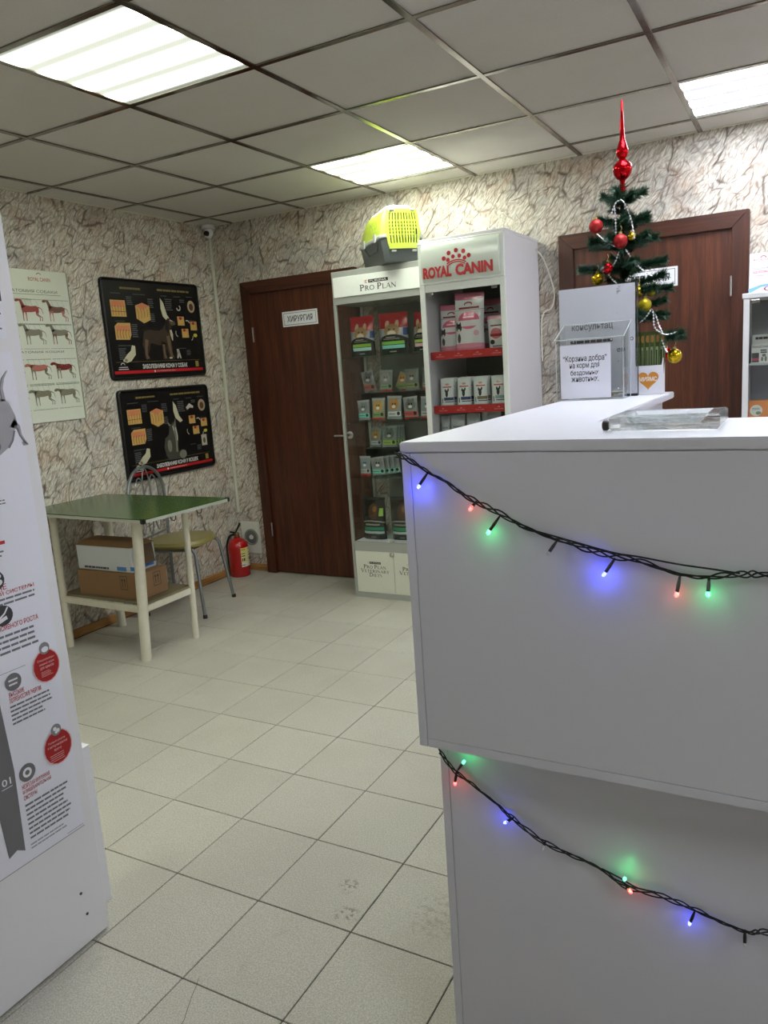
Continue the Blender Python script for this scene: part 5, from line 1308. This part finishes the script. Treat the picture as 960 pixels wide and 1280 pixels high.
# box of treat sticks
t = thing('treat_box', (-.42, 2.30, ZT), 'white counter display box with an orange heart logo', 'box')
mx0, mx1, my0, my1 = -.486, -.353, 2.272, 2.318; zz = ZT + .0008
CRD = plain('white_card', srgb(226, 226, 232), .5)
MB().box(mx0, mx1, my0, my0 + .0015, zz, zz + .080).build('front_card', CRD, t)
MB().box(mx0, mx1, my1 - .0015, my1, zz, zz + .12).build('back_card', CRD, t)
for x in (mx0, mx1 - .0015): MB().prism([(x, my0 + .0016, zz), (x, my1 - .0016, zz), (x, my1 - .0016, zz + .12), (x, my0 + .0016, zz + .08)], (.0015, 0, 0)).build('side_card', CRD, t)
MB().box(mx0 + .0016, mx1 - .0016, my0 + .0016, my1 - .0016, zz, zz + .0015).build('base_card', CRD, t)
c = back_canvas(-.391, my0, ZT + .040)
def heart(s): return [(s * .062 * math.sin(a) ** 3, s * .0038 * (13 * math.cos(a) - 5 * math.cos(2 * a) - 2 * math.cos(3 * a) - math.cos(4 * a))) for a in [2 * math.pi * k / 30 for k in range(30)]]
c.layer('heart_logo', ink(206, 136, 40)).face([(x * .46, y * .46 + .002) for x, y in heart(1)][::-1])
c.layer('logo_lettering', ink(238, 236, 224)).text('МИЯМС', -.024, .024, -.003, .010, .02)
c.build(t)
SG = print_mat('green_sachet', K(62, 78, 36), [('r', .25, .6, .08, .75, K(132, 144, 112)), ('r', .34, .5, .12, .7, K(50, 62, 36)), ('e', .5, .88, .3, .06, K(150, 110, 60)), ('r', .7, .9, .05, .95, K(84, 102, 52))], .2)
for k in range(6):
    x = -.4200 + .0112 * k; lab = ['leftmost', 'second', 'third', 'fourth', 'fifth', 'rightmost'][k] + ' green treat sachet standing in the heart box'
    pack('treat_sachet', x - .0070, x + .0070, zz + .003, .170, 2.296 + (.004 if k % 2 else -.003), .007, SG, lab, 'green treat sachets', 1.2 * (k - 1), 2 if k % 2 else -2, 0)

# ------------------------------------------------------------------ small Christmas tree
TRX, TRY = -.474, 2.352
TR = thing('christmas_tree', (TRX, TRY, ZT), 'small green artificial Christmas tree standing at the counter end', 'tree')
NEED = plain('green_needles', srgb(22, 62, 40), .45, grain=.25, gscale=300); BARK = plain('twisted_wire_trunk', srgb(36, 46, 34), .7)
MB().tube([(TRX, TRY, ZT + .012), (TRX, TRY, 1.60), (TRX + .002, TRY, 1.865)], [.008, .007, .005], 8).build('trunk', BARK, TR, smooth=True)
MB().lathe([(.045, .0008), (.045, .012), (.018, .02), (0, .02)], (TRX, 2.342, ZT), 18).build('base', BARK, TR, smooth=True)
rnd = random.Random(5)
def branch(base, ang, L_, rise, name='branch', dens=1.0):
    b = MB(); base = Vector(base); d = Vector((math.cos(ang), math.sin(ang), 0)); pts = []
    for k in range(6):
        u = k / 5; pts.append(base + d * L_ * u + Vector((0, 0, rise * u + .02 * math.sin(u * 3) * rise)))
    b.tube(pts, .0018, 5)
    for k in range(int((L_ * 5200 + 60) * dens)):
        u = rnd.random() ** .8; i = min(4, int(u * 5)); p = pts[i].lerp(pts[i + 1], u * 5 - i)
        ax = (pts[i + 1] - pts[i]).normalized(); o = ax.orthogonal(); o.rotate(Matrix.Rotation(rnd.uniform(0, 6.283), 3, ax)); o.normalize()
        nd = (o * 1.0 + ax * rnd.uniform(.3, 1.2)).normalized(); ln = rnd.uniform(.015, .026); s_ = nd.orthogonal().normalized() * .0012
        s2 = nd.cross(s_).normalized() * .0012
        tip = p + nd * ln; q = [b.bm.verts.new(v) for v in (p + s_, p - s_ * .5 + s2, p - s_ * .5 - s2, tip)]
        for f in ((0, 1, 3), (1, 2, 3), (2, 0, 3), (0, 2, 1)): b.bm.faces.new([q[x] for x in f])
    return b.build(name, NEED, TR)
for z, n_, L_, rise, ph in ((1.835, 6, .056, .022, .3), (1.780, 6, .075, .012, .9), (1.722, 7, .090, .012, .2), (1.655, 8, .104, .012, .6), (1.588, 8, .112, .004, .1), (1.52, 9, .128, -.002, .5), (1.455, 9, .150, .000, .25)):
    for k in range(n_):
        a = ph + 2 * math.pi * k / n_ + rnd.uniform(-.15, .15); ll = L_ * rnd.uniform(.9, 1.2)
        lim = TRY - 2.246
        if z < 1.64 and math.sin(a) * ll < -lim: 
            ll = max(.03, lim / -math.sin(a))
        if z < 1.5 and -.75 < math.cos(a) and math.sin(a) < .1 and math.cos(a) * ll < .14 and math.sin(a) < -.15: continue
        branch((TRX, TRY, z), a, ll, rise * rnd.uniform(.6, 1.4))
for z in (1.40, 1.47, 1.54, 1.61, 1.68, 1.75, 1.81):
    b_ = branch((TRX, TRY, z), 0, .004, .07, 'stem_needles', 2.2)
for k in range(34):
    branch((TRX, TRY, 1.42 + .0118 * k), k * 2.4, .050 - .0006 * k if 1.42 + .0118 * k > 1.64 else .045, .012, 'twig', .8)
branch((TRX, TRY, 1.455), -.12, .165, .010)
branch((TRX, TRY, 1.53), -.05, .118, .03); branch((TRX, TRY, 1.60), .0, .115, .03)
# spire
t = thing('tree_topper', (TRX + .002, TRY, 1.862), 'glossy red spire topper on the Christmas tree', 'ornament')
REDG = plain('red_mirror_glass', srgb(196, 10, 22), .10, .85, .03)
MB().lathe([(.0075, 1.866), (.0085, 1.872), (.0065, 1.890), (.008, 1.897), (.016, 1.902), (.0235, 1.912), (.0265, 1.924), (.0245, 1.937), (.014, 1.948), (.008, 1.953), (.013, 1.958), (.0165, 1.965), (.0165, 1.975), (.012, 1.990), (.0075, 2.003), (.0058, 2.03), (.0038, 2.07), (.0025, 2.105), (0, 2.107)], (TRX + .003, TRY, 0), 22).build('glass_spire', REDG, t, smooth=True, ang=70)
# baubles
GOLD = plain('gold_mirror_glass', srgb(196, 166, 28), .14, .8, .05); REDGL = plain('red_glitter', srgb(158, 22, 24), .42, .35, .5, 900); GOLDM = plain('matt_gold', srgb(188, 168, 24), .35, .5)
def bauble(x, z, r_, mat, label, y):
    t = thing('bauble', (x, y, z - r_), label, 'ornament', 'baubles on the Christmas tree')
    MB().ball((x, y, z), r_, 18, 12).build('ball', mat, t, smooth=True, ang=80)
    MB().lathe([(.0045, z + r_ - .001), (.0045, z + r_ + .005), (0, z + r_ + .005)], (x, y, 0), 10).build('cap', plain('gold_cap', srgb(190, 170, 110), .3, .8), t, smooth=True)
    MB().tube([(x, y, z + r_ + .005), (x + .003, y + .004, z + r_ + .014), (x, y + .006, z + r_ + .022)], .0008, 5).build('hook', plain('gold_cap', srgb(190, 170, 110), .3, .8), t, smooth=True)
q = 2.30; sc = TRY / 2.3
for px, pz, y, r_, m_, lb in ((-.535, 1.776, 2.262, .0195, REDGL, 'red glitter bauble at the upper left of the tree'), (-.468, 1.727, 2.262, .0195, REDGL, 'red glitter bauble in the middle of the tree front'),
                              (-.533, 1.632, 2.30, .017, GOLD, 'gold bauble half hidden at the left behind the paper holder'), (-.505, 1.659, 2.265, .016, REDG, 'small shiny red bauble among the left branches'),
                              (-.403, 1.548, 2.30, .018, GOLDM, 'matt gold bauble right of the white paper holder'), (-.420, 1.585, 2.32, .016, GOLD, 'shiny gold bauble just above the matt gold one'),
                              (-.388, 1.583, 2.36, .015, GOLDM, 'gold bauble under the branch tip beside the door sign'), (-.325, 1.402, 2.315, .0205, GOLD, 'large shiny gold bauble hanging lowest at the right'), (-.347, 1.410, 2.335, .0175, REDG, 'shiny red bauble beside the lowest gold one'),
                              (-.437, 1.735, 2.31, .012, GOLD, 'tiny pale gold bauble at the upper right of the tree')):
    k = y / 2.3; bauble(px * k, CAMZ - (CAMZ - pz) * k, r_, m_, lb, y)
# bead strings
t = thing('bead_garland', (TRX, TRY, 1.40), 'silver bead garland draped over the Christmas tree', 'garland')
SILV = plain('silver_beads', (.85, .86, .88, 1), .15, .6)
strings = [[(-.497, 1.79), (-.483, 1.825), (-.473, 1.835), (-.46, 1.832), (-.447, 1.805), (-.436, 1.768), (-.43, 1.725)], [(-.483, 1.82), (-.481, 1.785), (-.480, 1.745)], [(-.545, 1.762), (-.533, 1.756), (-.512, 1.735), (-.491, 1.72), (-.477, 1.712)],
           [(-.455, 1.705), (-.44, 1.68), (-.416, 1.649), (-.384, 1.624)], [(-.472, 1.70), (-.482, 1.675), (-.495, 1.655), (-.50, 1.64)], [(-.51, 1.655), (-.495, 1.63), (-.478, 1.612)],
           [(-.418, 1.50), (-.40, 1.515), (-.384, 1.535), (-.38, 1.51), (-.378, 1.485), (-.36, 1.468), (-.34, 1.462), (-.318, 1.468)], [(-.375, 1.52), (-.366, 1.49), (-.355, 1.465)], [(-.36, 1.455), (-.352, 1.43), (-.345, 1.415)]]
bd = MB(); cord = []
for s_ in strings:
    P_ = rope([(x * 2.285 / 2.3, 2.285, CAMZ - (CAMZ - z) * 2.285 / 2.3) for x, z in s_], per=6)
    MB().tube(P_, .0007, 4).build('thread', SILV, t)
    d_ = 0; prev = P_[0]
    for p in P_:
        while (p - prev).length > .0085:
            prev = prev + (p - prev).normalized() * .0085
            bd.lathe([(0, -.0029), (.0021, -.0020), (.0030, 0), (.0021, .0020), (0, .0029)], prev, 6)
tag(bd.build('beads', SILV, t, smooth=True), kind='stuff')
